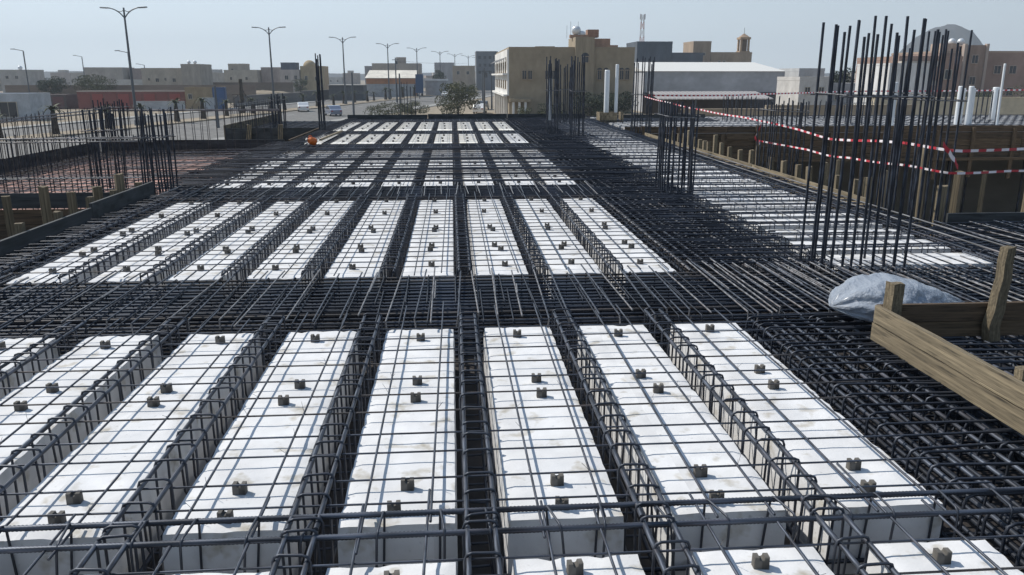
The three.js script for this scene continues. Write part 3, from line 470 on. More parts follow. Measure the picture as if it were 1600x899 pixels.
{ // orange container and pale stick on the far bars
  const t = thing('orange_container', 'small bright orange container lying on the bars left of the fourth bay', 'container', [-2.98, 0.115, -17.5], 0.5); t.scale.setScalar(0.6);
  const g = new THREE.LatheGeometry([[0, -0.15], [0.11, -0.15], [0.135, -0.11], [0.135, 0.05], [0.11, 0.11], [0.05, 0.14], [0.04, 0.19], [0, 0.19]].map((p) => new THREE.Vector2(...p)), 20), m = mesh('body', g, M({ color: L(0.72, 0.16, 0.025), roughness: 0.45 }), t); m.rotation.z = 1.2;
  const c = mesh('cap', new THREE.CylinderGeometry(0.045, 0.045, 0.04, 14), M({ color: L(0.7, 0.68, 0.62), roughness: 0.5 }), t); place(c, -0.19, 0.07, 0, 0, 0, 1.2); const hd = mesh('handle', new THREE.TorusGeometry(0.06, 0.014, 8, 16), M({ color: L(0.6, 0.12, 0.02), roughness: 0.5 }), t); place(hd, -0.05, 0.13, 0);
  const s = mesh('pale_stick', unitBox, woods[2]); s.scale.set(0.05, 0.04, 2.9); place(s, -2.84, 0.10, -19.45, 0, -0.03); tag(s, 'long pale stick lying beside the orange container', 'stick');
}
console.log('site done');

// ---------------------------------------------------------------- street lamps and poles
const lampMat = M({ color: L(0.10, 0.11, 0.125), metalness: 0.4, roughness: 0.5 });
const lampProto = (() => {
  const o = new THREE.Group(); const H = 13.6;
  const pole = mesh('pole', new THREE.CylinderGeometry(0.10, 0.19, H, 10), lampMat, o); pole.position.y = H / 2; const base = mesh('base', new THREE.CylinderGeometry(0.28, 0.34, 0.8, 10), lampMat, o); base.position.y = 0.4;
  for (const s of [-1, 1]) {
    const c = new THREE.QuadraticBezierCurve3(V(0, H - 1.2, 0), V(s * 0.7, H - 0.15, 0), V(s * 1.9, H - 0.02, 0)); mesh('arm', new THREE.TubeGeometry(c, 10, 0.065, 6), lampMat, o);
    const c2 = new THREE.QuadraticBezierCurve3(V(0, H - 0.25, 0), V(s * 0.5, H - 0.6, 0), V(s * 0.9, H - 0.3, 0)); mesh('brace', new THREE.TubeGeometry(c2, 8, 0.04, 5), lampMat, o);
    const h = mesh('lamp_head', new RoundedBoxGeometry(1.1, 0.13, 0.34, 2, 0.05), lampMat, o); place(h, s * 2.35, H + 0.01, 0, 0, 0, s * 0.05); const len = mesh('lens', new THREE.BoxGeometry(0.7, 0.03, 0.24), pvc, h); len.position.set(s * 0.08, -0.07, 0);
  }
  return o;
})();
[[-37.9, -101.33], [-29.72, -140.15], [-22.26, -174.87], [-15.64, -208.62], [-9.77, -240.35], [-3.57, -273.09], [1.4, -304.88], [6.84, -329.38], [12, -362], [18, -396]].forEach(([x, z], i) => { const o = lampProto.clone(); o.name = numbered('street_lamp'); o.position.set(x, GY, z); o.rotation.y = -0.2; scene.add(o); tag(o, `double-armed street lamp on the road median, ${ord[i]} from the left`, 'street lamp', 'street lamps on the median'); });
[[-92, -187, 6.6], [-112, -262, 7], [-66, -176, 6.0], [-96, -268, 4.6]].forEach(([x, z, h], i) => { const t = thing('single_street_lamp', `thin single-armed street lamp over the left houses, ${ord[i]} from the left`, 'street lamp', [x, GY, z]); bar('pole', V(0, 0, 0), V(0, h - GY, 0), 0.13, lampMat, t); bar('arm', V(0, h - GY, 0), V(-1.8, h - GY + 0.35, 0), 0.07, lampMat, t); const hd = mesh('lamp_head', new RoundedBoxGeometry(0.9, 0.16, 0.3, 2, 0.05), lampMat, t); hd.position.set(-2.1, h - GY + 0.38, 0); });
[[-14.28, -120.6, 1.9, 'thick dark post beyond the far slab edge, left of the bush'], [-7.95, -128, 1.75, 'dark post beyond the slab edge behind the thin bars'], [-12.57, -189.7, 5.4, 'wooden utility pole near the warehouse with the orange band'], [5.04, -127, 2.6, 'dark utility post right of the big bush'], [7.3, -150, 2.2, 'slim utility post before the white building side'], [6.2, -165, 2.4, 'second slim utility post before the white building side'], [-27.4, -97.9, 0.3, 'short dark post beside the tall blue cabinet']].forEach(([x, z, h, l], i) => { const t = thing('utility_pole', l, 'pole', [x, GY, z], 0, 'utility poles'); const m = mesh('pole', new THREE.CylinderGeometry(0.12, 0.17, h - GY, 8), lampMat, t); m.position.y = (h - GY) / 2; if (i === 2 || i === 3) { const c = mesh('cross_arm', unitBox, lampMat, t); c.scale.set(1.6, 0.12, 0.12); c.position.y = h - GY - 0.5; const q = mesh('transformer', new THREE.CylinderGeometry(0.22, 0.22, 0.7, 10), lampMat, t); q.position.set(0.3, h - GY - 1.1, 0); } });
function cable(label, a, b, sag) { const c = new THREE.QuadraticBezierCurve3(a, a.clone().lerp(b, 0.5).add(V(0, -2 * sag, 0)), b); tag(mesh('cable', new THREE.TubeGeometry(c, 24, 0.022, 4), lampMat), label, 'cable', 'overhead cables'); }
cable('sagging cable between the dark post and the far post', V(-14.28, -0.9, -120.6), V(5.04, -2.6, -127), 0.5); cable('overhead cable running to the utility pole', V(-12.57, 4.8, -189.7), V(5.0, 5.2, -260), 0.4);

// ---------------------------------------------------------------- vegetation
const leafMats = [[0.050, 0.062, 0.028], [0.075, 0.080, 0.036], [0.040, 0.052, 0.030]].map((c) => new THREE.MeshPhysicalMaterial({ color: L(...c), roughness: 0.8, side: THREE.DoubleSide }));
function crownGeo(rx, ry, rz, n, leaf, clumps) {
  const cs = []; for (let i = 0; i < clumps; i++) { const a = rr(0, 6.283), q = Math.sqrt(rnd()), h = rr(-0.75, 0.8), k = Math.sqrt(1 - h * h * 0.8); cs.push([Math.cos(a) * q * rx * 0.8 * k, h * ry * 0.85, Math.sin(a) * q * rz * 0.8 * k, rr(0.22, 0.42)]); }
  const pos = [];
  for (let i = 0; i < n; i++) { const c = cs[i % clumps], d = V(rr(-1, 1), rr(-1, 1), rr(-1, 1)); if (d.length() > 1) d.normalize(); const p = V(c[0] + d.x * c[3] * rx, c[1] + d.y * c[3] * ry, c[2] + d.z * c[3] * rz), a = V(rr(-1, 1), rr(-1, 1), rr(-1, 1)).normalize().multiplyScalar(leaf), b = V(rr(-1, 1), rr(-1, 1), rr(-1, 1)).normalize().multiplyScalar(leaf * 0.6); const v = [p.clone().sub(a), p.clone().add(b), p.clone().add(a), p.clone().sub(b)]; for (const k of [0, 1, 2, 0, 2, 3]) pos.push(v[k].x, v[k].y, v[k].z); }
  const g = new THREE.BufferGeometry(); g.setAttribute('position', new THREE.Float32BufferAttribute(pos, 3)); g.setAttribute('uv', new THREE.Float32BufferAttribute(new Float32Array(pos.length / 3 * 2), 2)); g.computeVertexNormals(); return g;
}
const bark = M({ color: L(0.10, 0.08, 0.06), map: plyMap, roughness: 1 });
function tree(name, label, x, z, h, rx, mat, n = 1500, group) {
  const t = thing(name, label, name.includes('bush') ? 'bush' : 'tree', [x, GY, z], rr(0, 6), group), low = name.includes('bush'), ry = low ? h * 0.5 : h * 0.40, cy = low ? h * 0.5 : h * 0.62;
  const tr = mesh('trunk', new THREE.CylinderGeometry(h * 0.018, h * 0.032, cy, 7), bark, t); tr.position.y = cy / 2; for (let i = 0; i < 4; i++) { const a = i * 1.57 + rr(0, 1); bar('limb', V(0, cy * 0.55, 0), V(Math.cos(a) * rx * 0.55, cy + ry * 0.3, Math.sin(a) * rx * 0.55), h * 0.012, bark, t); }
  const c = mesh('crown', crownGeo(rx, ry, rx, n * 2, Math.max(0.10, h * 0.026), 22), mat, t); c.position.y = cy;
}
tree('bush', 'big airy green bush beyond the far slab edge', 0.9, -118, 5.2, 3.2, leafMats[1], 2600);
tree('bush', 'low olive bush left of the big bush', -9.4, -122, 2.4, 3.6, leafMats[1], 1500); tree('bush', 'low olive bush between the posts beyond the slab', -5.6, -126, 2.3, 2.6, leafMats[1], 1200);
tree('bush', 'dark green bush at the foot of the tan building', 17.8, -104, 4.4, 3.0, leafMats[2], 2200); tree('bush', 'broad dark bush behind the boxed pipes', 21.3, -105, 4.2, 2.8, leafMats[2], 2000); tree('bush', 'low brownish bush below the tan building windows', 12.6, -105, 2.6, 2.2, leafMats[1], 1200); tree('bush', 'small bush at the tan building corner', 9.3, -104, 2.2, 1.4, leafMats[1], 800);
tree('bush', 'olive shrub mass before the white villa on the right', 34.5, -71, 3.6, 3.2, leafMats[1], 2000); tree('bush', 'olive shrub behind the tall column bars', 40, -73, 3.4, 3.0, leafMats[1], 1800); tree('tree', 'dark tree behind the tall column bars', 62, -128, 7.0, 3.0, leafMats[2], 1600);
tree('bush', 'green hedge before the pink apartment block', 66, -98, 4.8, 4.4, leafMats[0], 2200); tree('bush', 'second green hedge at the right picture edge', 73, -98, 4.6, 4.0, leafMats[0], 1800);
tree('tree', 'dark tree among the far left houses', -85, -183, 5.9, 3.0, leafMats[2], 1600); tree('tree', 'paler tree right of the dark tree on the far left', -78, -186, 6.2, 4.6, leafMats[1], 1800); tree('tree', 'tree by the villa with the dark roof box', -42.5, -236, 5.2, 2.6, leafMats[0], 1200); tree('tree', 'pointed dark tree near the minaret-like spire', -3.9, -262, 7.6, 2.2, leafMats[2], 1200);
tree('tree', 'small tree beside the parked vehicles by the white building', 4.2, -190, 4.2, 2.2, leafMats[0], 900);
// palms on the median
const palmProto = (() => {
  const o = new THREE.Group(), g = [], H = 1.9; const tr = mesh('trunk', new THREE.CylinderGeometry(0.16, 0.34, H, 8), bark, o); tr.position.y = H / 2;
  for (let k = 0; k < 20; k++) { const a = k * 2.399, el = rr(0.15, 1.2), l = rr(1.1, 1.6), pos = []; let px = 0, py = 0; const seg = []; for (let s = 0; s <= 5; s++) { seg.push([px, py]); const e = el - s * 0.32; px += Math.cos(e) * l / 5; py += Math.sin(e) * l / 5; } for (let s = 0; s < 5; s++) { const w0 = 0.16 * (1 - s / 5.5), w1 = 0.16 * (1 - (s + 1) / 5.5); const q = [[seg[s], -w0], [seg[s + 1], -w1], [seg[s + 1], w1], [seg[s], w0]].map(([p, w]) => V(p[0], p[1], w).applyAxisAngle(UP, a)); for (const i of [0, 1, 2, 0, 2, 3]) pos.push(q[i].x, q[i].y, q[i].z); } const f = new THREE.BufferGeometry(); f.setAttribute('position', new THREE.Float32BufferAttribute(pos, 3)); f.setAttribute('uv', new THREE.Float32BufferAttribute(new Float32Array(pos.length / 3 * 2), 2)); f.computeVertexNormals(); g.push(f); }
  const c = mesh('crown', mergeGeometries(g), leafMats[0], o); c.position.y = H; return o;
})();
for (let i = 0; i < 30; i++) { const p = onRoad(-22 + i * 7.6 + (i > 18 ? (i - 18) * 4 : 0) + rr(-1, 1), rr(-0.4, 0.4)), o = palmProto.clone(); o.name = numbered('palm_tree'); o.position.copy(p); o.position.y = GY + 0.12; o.rotation.y = rr(0, 6); o.scale.setScalar(rr(0.9, 1.25)); scene.add(o); tag(o, `short palm on the road median, ${ord[i]} from the left`, 'palm tree', 'palms on the median'); }
{ const t = thing('bare_palm', 'shaggy bare palm trunk left of the second street lamp', 'palm tree', [-34.2, GY, -137]); const m = mesh('trunk', new THREE.CylinderGeometry(0.25, 0.42, 5.4, 9, 12), bark, t); m.position.y = 2.7; const p = m.geometry.attributes.position; for (let i = 0; i < p.count; i++) { const s = 1 + rr(-0.18, 0.18); p.setX(i, p.getX(i) * s); p.setZ(i, p.getZ(i) * s); } for (let k = 0; k < 9; k++) { const a = rr(0, 6.28); bar('dry_frond', V(0, rr(2.6, 4.4), 0), V(Math.cos(a) * 1.5, rr(1.8, 3.6), Math.sin(a) * 1.5), 0.05, bark, t); } }

// ---------------------------------------------------------------- vehicles
const carBody = (() => { const s = new THREE.Shape(); s.moveTo(-2.2, 0.35); s.lineTo(-2.25, 0.85); s.quadraticCurveTo(-2.1, 1.0, -1.75, 1.02); s.lineTo(-1.25, 1.48); s.quadraticCurveTo(-0.4, 1.58, 0.35, 1.46); s.lineTo(1.1, 0.98); s.quadraticCurveTo(2.0, 0.90, 2.2, 0.72); s.lineTo(2.25, 0.35); s.closePath(); const g = new THREE.ExtrudeGeometry(s, { depth: 1.66, bevelEnabled: true, bevelSize: 0.06, bevelThickness: 0.06, bevelSegments: 2, curveSegments: 6 }); g.translate(0, 0, -0.83); return g; })();
const carGlass = (() => { const s = new THREE.Shape(); s.moveTo(-1.6, 1.04); s.lineTo(-1.2, 1.42); s.lineTo(0.3, 1.40); s.lineTo(0.95, 1.02); s.closePath(); const g = new THREE.ExtrudeGeometry(s, { depth: 1.80, bevelEnabled: false }); g.translate(0, 0, -0.90); return g; })();
const wheelG = (() => { const g = new THREE.CylinderGeometry(0.33, 0.33, 0.22, 18); g.rotateX(Math.PI / 2); return g; })(), rimG = (() => { const g = new THREE.CylinderGeometry(0.19, 0.19, 0.235, 12); g.rotateX(Math.PI / 2); return g; })();
const tyre = M({ color: L(0.02, 0.02, 0.02), roughness: 0.9 });
function car(label, x, z, turn, col, k = 1) {
  const t = thing('parked_car', label, 'car', [x, GY + 0.006, z], turn, 'cars along the road'); t.scale.setScalar(k);
  mesh('body', carBody, new THREE.MeshPhysicalMaterial({ color: L(...col), roughness: 0.35, metalness: 0.2, clearcoat: 0.8 }), t); mesh('window', carGlass, glassDark, t);
  const ws = mesh('windscreen', unitBox, glassDark, t); ws.scale.set(0.06, 0.62, 1.4); place(ws, 0.76, 1.23, 0, 0, 0, 0.98); const rw = mesh('rear_window', unitBox, glassDark, t); rw.scale.set(0.05, 0.52, 1.4); place(rw, -1.53, 1.26, 0, 0, 0, -0.82);
  for (const [a, b] of [[-1.4, 0.8], [1.4, 0.8], [-1.4, -0.8], [1.4, -0.8]]) { const w = mesh('wheel', wheelG, tyre, t); w.position.set(a, 0.33, b); mesh('rim', rimG, pvc, w); }
  for (const s of [-1, 1]) { const h = mesh('headlight', unitBox, pvc, t); h.scale.set(0.05, 0.14, 0.34); h.position.set(2.27, 0.68, s * 0.62); const r = mesh('tail_light', unitBox, M({ color: L(0.3, 0.02, 0.02), roughness: 0.4 }), t); r.scale.set(0.05, 0.16, 0.28); r.position.set(-2.29, 0.78, s * 0.65); }
}
car('silver-blue car driving on the road left of the dark post', -18.2, -127, 1.95, [0.20, 0.23, 0.31], 1.0);
car('white car on the left carriageway among the wall bars', -25.5, -143, 1.77, [0.75, 0.75, 0.75]);
car('white pickup-like car parked by the white building side', 4.6, -134, 1.4, [0.78, 0.78, 0.78]); car('dark car parked behind the white car near the building', 5.6, -148, 1.4, [0.06, 0.07, 0.09]); car('pale car parked far up the road on the right', 3.4, -215, 1.37, [0.6, 0.6, 0.62]); car('white car far up the road by the white-roofed shed', -1.5, -236, 1.37, [0.75, 0.75, 0.75]);

// ---------------------------------------------------------------- buildings
function windowAt(b, x, y, z, w, h, face, frameMat, arched) {   // framed window on a wall facing 'front' (+z) or 'left' (-x)
  const o = mesh('window', unitBox, glassDark, b), fr = [];
  const f = 0.09, d = 0.10; const parts = [boxGeo(-w / 2 - f, w / 2 + f, h / 2, h / 2 + f, 0, d), boxGeo(-w / 2 - f, w / 2 + f, -h / 2 - f, -h / 2, 0, d + 0.04), boxGeo(-w / 2 - f, -w / 2, -h / 2, h / 2, 0, d), boxGeo(w / 2, w / 2 + f, -h / 2, h / 2, 0, d), boxGeo(-0.025, 0.025, -h / 2, h / 2, 0, d * 0.7)];
  if (arched) { const s = new THREE.Shape(); s.absarc(0, 0, w / 2 + f, 0, Math.PI); const g = new THREE.ExtrudeGeometry(s, { depth: 0.04, bevelEnabled: false, curveSegments: 10 }); g.translate(0, h / 2, 0); const a = mesh('arch', g, glassDark, b); a.position.set(x, y, z); if (face === 'left') a.rotation.y = -Math.PI / 2; }
  o.scale.set(face === 'left' ? 0.08 : w, h, face === 'left' ? w : 0.08); o.position.set(x, y, z);
  const m = mesh('window_frame', mergeGeometries(parts), frameMat, b); m.position.set(x, y, z); if (face === 'left') m.rotation.y = -Math.PI / 2;
}
function building(label, x0, x1, z0, z1, top, col, wins = [], opt = {}) {   // z0 front, z1 back
  const cx = (x0 + x1) / 2, t = thing(opt.name ?? 'house', label, opt.cat ?? 'house', [cx, GY, z0], opt.turn ?? 0, opt.group), w = x1 - x0, d = z0 - z1, h = top - GY, m = wallMat(...col);
  mesh('wall', boxGeo(-w / 2, w / 2, 0, h, -d, 0), m, t);
  const p = 0.22, ph = opt.parapet ?? 0.5; mesh('parapet', mergeGeometries([boxGeo(-w / 2 - 0.03, w / 2 + 0.03, h - 0.002, h + ph, -p, 0.03), boxGeo(-w / 2 - 0.03, w / 2 + 0.03, h - 0.002, h + ph, -d - 0.03, -d + p), boxGeo(-w / 2 - 0.03, -w / 2 + p, h - 0.002, h + ph, -d + p, -p), boxGeo(w / 2 - p, w / 2 + 0.03, h - 0.002, h + ph, -d + p, -p)]), opt.parapetMat ?? m, t);
  const fm = opt.frame ?? wallMat(0.55, 0.5, 0.42);
  for (const [u, y, ww, hh, a] of wins) windowAt(t, -w / 2 + u, y - GY, 0.0, ww, hh, 'front', fm, a);
  return t;
}
const tankMat = M({ color: L(0.62, 0.64, 0.66), roughness: 0.4, metalness: 0.2 });
function tank(label, x, y, z, r, kind = 'ball') { const m = mesh('water_tank', kind === 'ball' ? new THREE.SphereGeometry(r, 18, 12) : new THREE.CylinderGeometry(r, r, r * 1.7, 16), tankMat); m.position.set(x, y + (kind === 'ball' ? r : r * 0.85), z); tag(m, label, 'water tank', 'roof tanks'); }
{ // tan building
  const X = (px) => 7.54 + (px - 795) * 0.0837, Y = (py) => 1.46 + (118 - py) * 0.0805, tan = [0.385, 0.315, 0.225], fr = wallMat(0.40, 0.32, 0.24);
  const wins = [819, 828, 855, 864].map((p) => [X(p) - 7.54, Y(117), 0.5, 1.05]).concat([938, 948, 973, 982].map((p) => [X(p) - 7.54, Y(117), 0.5, 1.15, true]));
  const b = building('large tan three-storey building with a stair tower beyond the slab', 7.54, 24.1, -108, -138, Y(77), tan, wins, { name: 'apartment_building', cat: 'building', parapet: 0.3, frame: fr });
  const px = (v) => v - (7.54 + 24.1) / 2, wl = wallMat(...tan), wht = wallMat(0.84, 0.82, 0.79), rose = wallMat(0.42, 0.27, 0.19);
  mesh('stair_tower', boxGeo(px(X(898)), px(X(928)), 0, Y(58) - GY, -6, 0.5), wl, b); mesh('roof_room', boxGeo(px(X(928)) + 0.01, px(X(957)), 8, Y(58) - GY - 0.1, -7, -1.5), rose, b); mesh('roof_room', boxGeo(px(X(928)) + 0.01, px(X(967)), 8, Y(70) - GY, -1.48, -0.4), rose, b); mesh('roof_room', boxGeo(px(X(840)), px(X(871)), 9, Y(71) - GY, -9, -3), wl, b);
  windowAt(b, px(X(913.5)), Y(93) - GY, 0.52, 0.85, 0.7, 'front', fr, true);
  // white side facing the street, sunlight put into its near-white colour: bands, awnings, columns
  mesh('side_facade', boxGeo(px(7.30), px(7.538), 3.4, Y(77) - GY, -30, -0.02), wht, b); mesh('side_band', boxGeo(px(6.7), px(7.296), 6.0, 6.25, -30, -0.02), wht, b); mesh('side_band', boxGeo(px(6.8), px(7.296), 3.3, 3.55, -30, -0.02), wht, b);
  for (let k = 0; k < 6; k++) { const z = -2.5 - k * 4.7; windowAt(b, px(7.29), 7.0, z, 1.3, 1.3, 'left', fr); windowAt(b, px(7.29), 4.8, z, 1.2, 1.0, 'left', fr); const a = mesh('awning', unitBox, wallMat(0.33, 0.33, 0.34), b); a.scale.set(1.0, 0.07, 2.0); place(a, px(6.85), 8.05, z, 0, 0, 0.5); mesh('ground_column', boxGeo(px(7.0), px(7.5), 0, 3.28, z - 0.3, z + 0.3), wht, b); }
  for (let k = 0; k < 3; k++) mesh('ground_column', boxGeo(px(7.9) + k * 0.8, px(8.2) + k * 0.8, 0, 2.6, 0.6, 0.9), wht, b); mesh('porch_roof', boxGeo(px(7.6), px(10.4), 2.61, 3.0, 0.01, 1.0), wl, b);
  tank('big white ball tank on the stair tower of the tan building', X(904), Y(58) + 0.35, -110.5, 0.62); tank('small white ball tank beside the big one', X(914), Y(58) + 0.1, -110.5, 0.42);
  const bt = mesh('water_tank', boxGeo(X(924), X(942), Y(56.5), Y(44), -113, -111.2), wallMat(0.34, 0.20, 0.14)); tag(bt, 'square brown tank on the roof of the tan building', 'water tank', 'roof tanks');
  const st = thing('tank_stand', 'low stand under the ball tanks', 'stand', [X(908), Y(58) - 0.02, -110.5]); mesh('frame', boxGeo(-1.2, 1.3, 0.0, 0.42, -0.4, 0.4), rose, st); for (let k = 0; k < 4; k++) bar('antenna', V(-1.6 + k * 0.5, 0, 0.2), V(-1.6 + k * 0.5, 1.6 + (k % 2) * 0.5, 0.2), 0.02, lampMat, st);
}
{ // white warehouse with pitched roof
  const t = thing('warehouse', 'long white warehouse with a bright pitched roof', 'warehouse', [44.3, GY, -136.5]), w = 24.2, e = 2.15 - GY, r = 3.85 - GY;
  mesh('wall', boxGeo(-w / 2, w / 2, 0, e, -31, 0), wallMat(0.52, 0.53, 0.56), t);
  const s = new THREE.Shape([new THREE.Vector2(0.25, e + 0.01), new THREE.Vector2(-15.5, r + 0.02), new THREE.Vector2(-31.2, e + 0.01)]); const g = new THREE.ExtrudeGeometry(s, { depth: w + 0.4, bevelEnabled: false }); g.rotateY(-Math.PI / 2); g.translate(w / 2 + 0.2, 0, 0); mesh('roof', g, wallMat(0.80, 0.79, 0.76), t);
  mesh('plinth', boxGeo(-w / 2 - 0.1, w / 2 + 0.1, 0, 3.2, 0.02, 0.2), wallMat(0.07, 0.06, 0.065), t); for (const x of [-w / 2 + 0.6]) mesh('downpipe', boxGeo(x - 0.12, x + 0.12, 3.2, e, 0.01, 0.2), pvc, t);
}
building('dark blue-grey block behind the white warehouse', 43.6, 52.0, -193, -205, 8.7, [0.10, 0.12, 0.15]); building('low dark wing joined to the blue-grey block', 52.1, 59.5, -193, -203, 6.2, [0.11, 0.13, 0.16]);
building('tan house with a square tower right of the blue-grey block', 60.0, 64.5, -203, -212, 9.2, [0.42, 0.32, 0.24], [[2.8, 6.6, 0.5, 0.6]]); building('wide tan house below the chimney-like tower', 64.6, 75, -203, -214, 6.6, [0.44, 0.34, 0.25], [[2.2, 4.6, 0.5, 0.8], [3.4, 4.6, 0.5, 0.8], [8.2, 3.6, 0.6, 0.8]]);
{ const t = thing('wind_tower', 'small tan tower with openings and a pointed cap', 'tower', [73.2, 6.58, -204.5]); for (const [a, b] of [[-1, -1], [1, -1], [-1, 1], [1, 1]]) mesh('pillar', boxGeo(a * 0.95 - 0.22, a * 0.95 + 0.22, 0.8, 3.6, b * 0.95 - 0.22, b * 0.95 + 0.22), wallMat(0.46, 0.33, 0.22), t); mesh('base', boxGeo(-1.3, 1.3, 0, 0.8, -1.3, 1.3), wallMat(0.46, 0.33, 0.22), t); mesh('core', boxGeo(-0.6, 0.6, 0.8, 3.6, -0.6, 0.6), wallMat(0.2, 0.15, 0.11), t); mesh('cornice', boxGeo(-1.35, 1.35, 3.6, 4.1, -1.35, 1.35), wallMat(0.46, 0.33, 0.22), t); const c = mesh('cap', new THREE.ConeGeometry(1.6, 1.0, 4), wallMat(0.40, 0.28, 0.19), t); c.rotation.y = Math.PI / 4; c.position.y = 4.6; bar('finial', V(0, 5, 0), V(0, 6.4, 0), 0.05, lampMat, t); }
{ // telecom lattice mast
  const t = thing('telecom_mast', 'tall red and white lattice mast behind the blue-grey block', 'mast', [94.4, GY, -408]), h = 35, lt = (y) => 1.5 - y / h * 0.9, wm = wallMat(0.6, 0.6, 0.62), rm = wallMat(0.45, 0.20, 0.18);
  for (let k = 0; k < 10; k++) { const y0 = k * h / 10, y1 = (k + 1) * h / 10, a = lt(y0), b = lt(y1), m = k % 2 ? wm : rm; for (const [sx, sz] of [[-1, -1], [1, -1], [1, 1], [-1, 1]]) { bar('leg', V(sx * a, y0, sz * a), V(sx * b, y1, sz * b), 0.12, m, t); const nx = sz === -1 ? (sx === -1 ? 1 : 1) : (sx === 1 ? -1 : -1); bar('brace', V(-a * Math.abs(sx) * sx, y0, sz * a), V(sx * b, y1, sz * b), 0.07, m, t); } }
  for (const s of [-1, 1]) mesh('antenna_panel', boxGeo(s * 1.1 - 0.25, s * 1.1 + 0.25, h - 2.4, h + 0.2, -0.2, 0.2), wm, t);
}
building('unfinished grey concrete block far up the road', 10.3, 19.2, -341, -356, 10.6, [0.17, 0.18, 0.20], [1.5, 3.6, 5.7, 7.6].flatMap((u) => [[u, 8.6, 1.1, 1.2], [u, 5.6, 1.1, 1.2], [u, 2.8, 1.1, 1.2]]), { name: 'unfinished_building', cat: 'building', frame: wallMat(0.2, 0.2, 0.22) });
building('long beige building behind the orange-banded warehouse', -29.5, -11.5, -313, -330, 5.4, [0.44, 0.39, 0.34], [], { name: 'hall_building', cat: 'building' }); building('roof turret of the long beige building', -20.5, -17, -314, -318, 7.6, [0.42, 0.36, 0.31]);
{ const t = thing('warehouse', 'low warehouse with an orange wall band and pale roof', 'warehouse', [-17.4, GY, -239.5]); mesh('wall', boxGeo(-7, 7, 0, 5.2, -14, 0), wallMat(0.45, 0.20, 0.09), t); mesh('lower_wall', boxGeo(-7.05, 7.05, 0, 3.6, 0.01, 0.2), wallMat(0.42, 0.42, 0.43), t); const r = mesh('roof', unitBox, wallMat(0.78, 0.73, 0.64), t); r.scale.set(14.6, 0.12, 15); place(r, 0, 6.35, -7.1, 0.15, 0, 0); }
{ const t = thing('shed', 'dark grey shed left of the orange-banded warehouse', 'shed', [-25.8, GY, -205]); mesh('wall', boxGeo(-4.2, 4.2, 0, 3.6, -8, 0), wallMat(0.11, 0.11, 0.12), t); mesh('roof', boxGeo(-4.4, 4.4, 3.61, 3.8, -8.3, 0.4), wallMat(0.5, 0.47, 0.42), t); }
{ const t = thing('shed', 'small shed with a bright white roof far up the road', 'shed', [-4.6, GY, -255]); mesh('wall', boxGeo(-3.4, 3.4, 0, 4.4, -6, 0), wallMat(0.45, 0.45, 0.47), t); mesh('roof', boxGeo(-3.6, 3.6, 4.41, 4.9, -6.3, 0.3), wallMat(0.85, 0.85, 0.85), t); }
{ const t = thing('advert_board', 'tall dark blue board on the far roadside', 'sign', [-8.4, GY, -218]); mesh('panel', boxGeo(-1.0, 1.0, 1.5, 6.3, -0.1, 0.1), M({ color: L(0.02, 0.06, 0.14), roughness: 0.5 }), t); bar('post', V(0, 0, 0), V(0, 1.5, 0), 0.12, lampMat, t); }
{ const t = thing('cabinet', 'tall blue metal cabinet beside the tan gatehouse', 'cabinet', [-40.6, GY, -147.2]); mesh('body', boxGeo(-1.1, 1.1, 0, 4.0, -0.9, 0), M({ color: L(0.03, 0.07, 0.17), roughness: 0.5 }), t); mesh('door', boxGeo(-0.9, 0.9, 0.3, 3.7, 0.005, 0.05), M({ color: L(0.035, 0.085, 0.2), roughness: 0.45 }), t); }
const cream = [0.50, 0.45, 0.38];
building('cream flat-roofed house with a stair tower on the left', -73.2, -63.6, -202, -212, 2.7, cream, [[1.6, 0.6, 0.4, 0.6], [3.5, 0.4, 0.7, 0.8], [5.4, 0.6, 0.4, 0.6], [7.4, 0.4, 0.7, 0.8]]); building('taller tower block of the cream house', -63.5, -59.1, -200.5, -210, 3.6, [0.44, 0.40, 0.35]);
tank('left roof dish-shaped tank on the cream tower', -62.6, 4.1, -204, 0.42); tank('right roof tank on the cream tower', -61.2, 4.1, -204, 0.42);
building('pale house with a roof room right of the cream tower', -67.5, -57.8, -252, -262, 2.6, [0.47, 0.43, 0.37], [[2, 0.6, 0.6, 0.8], [6.5, 0.6, 0.6, 0.8]]); building('roof room on the pale house', -66.5, -61.5, -253.5, -259, 4.4, [0.46, 0.41, 0.35], [[1.2, 3.0, 0.6, 0.9]]); building('rose-tinted cube house behind the fence posts', -57.5, -48.8, -256, -264, 3.4, [0.42, 0.36, 0.33]);
building('white villa with a dark roof box among palms', -49, -43.5, -241.5, -250, 2.6, [0.52, 0.47, 0.44], [[1.8, 0.9, 0.9, 1.1], [4.4, 0.9, 0.7, 1.1]]); building('dark box on the roof of the white villa', -48.9, -44.6, -243, -248, 4.6, [0.13, 0.15, 0.19]); building('ochre domed house right of the white villa', -43.3, -36.6, -242, -251, 3.6, [0.47, 0.38, 0.25], [[1.6, 0.8, 0.7, 1.0], [4.6, 0.6, 0.9, 1.0]]);
{ const m = mesh('dome', new THREE.SphereGeometry(1.9, 20, 10, 0, Math.PI * 2, 0, Math.PI / 2), wallMat(0.46, 0.36, 0.22)); m.position.set(-41.2, 3.9, -246); tag(m, 'low ochre dome on the ochre house', 'dome'); }
building('distant pale house with a tank at the far left', -146, -137, -280, -290, 2.8, [0.46, 0.44, 0.42], [[2, 0.9, 0.9, 0.9], [5, 0.9, 0.9, 0.9]]); tank('small dark tank on the distant far left house', -141.5, 3.2, -284, 0.7);
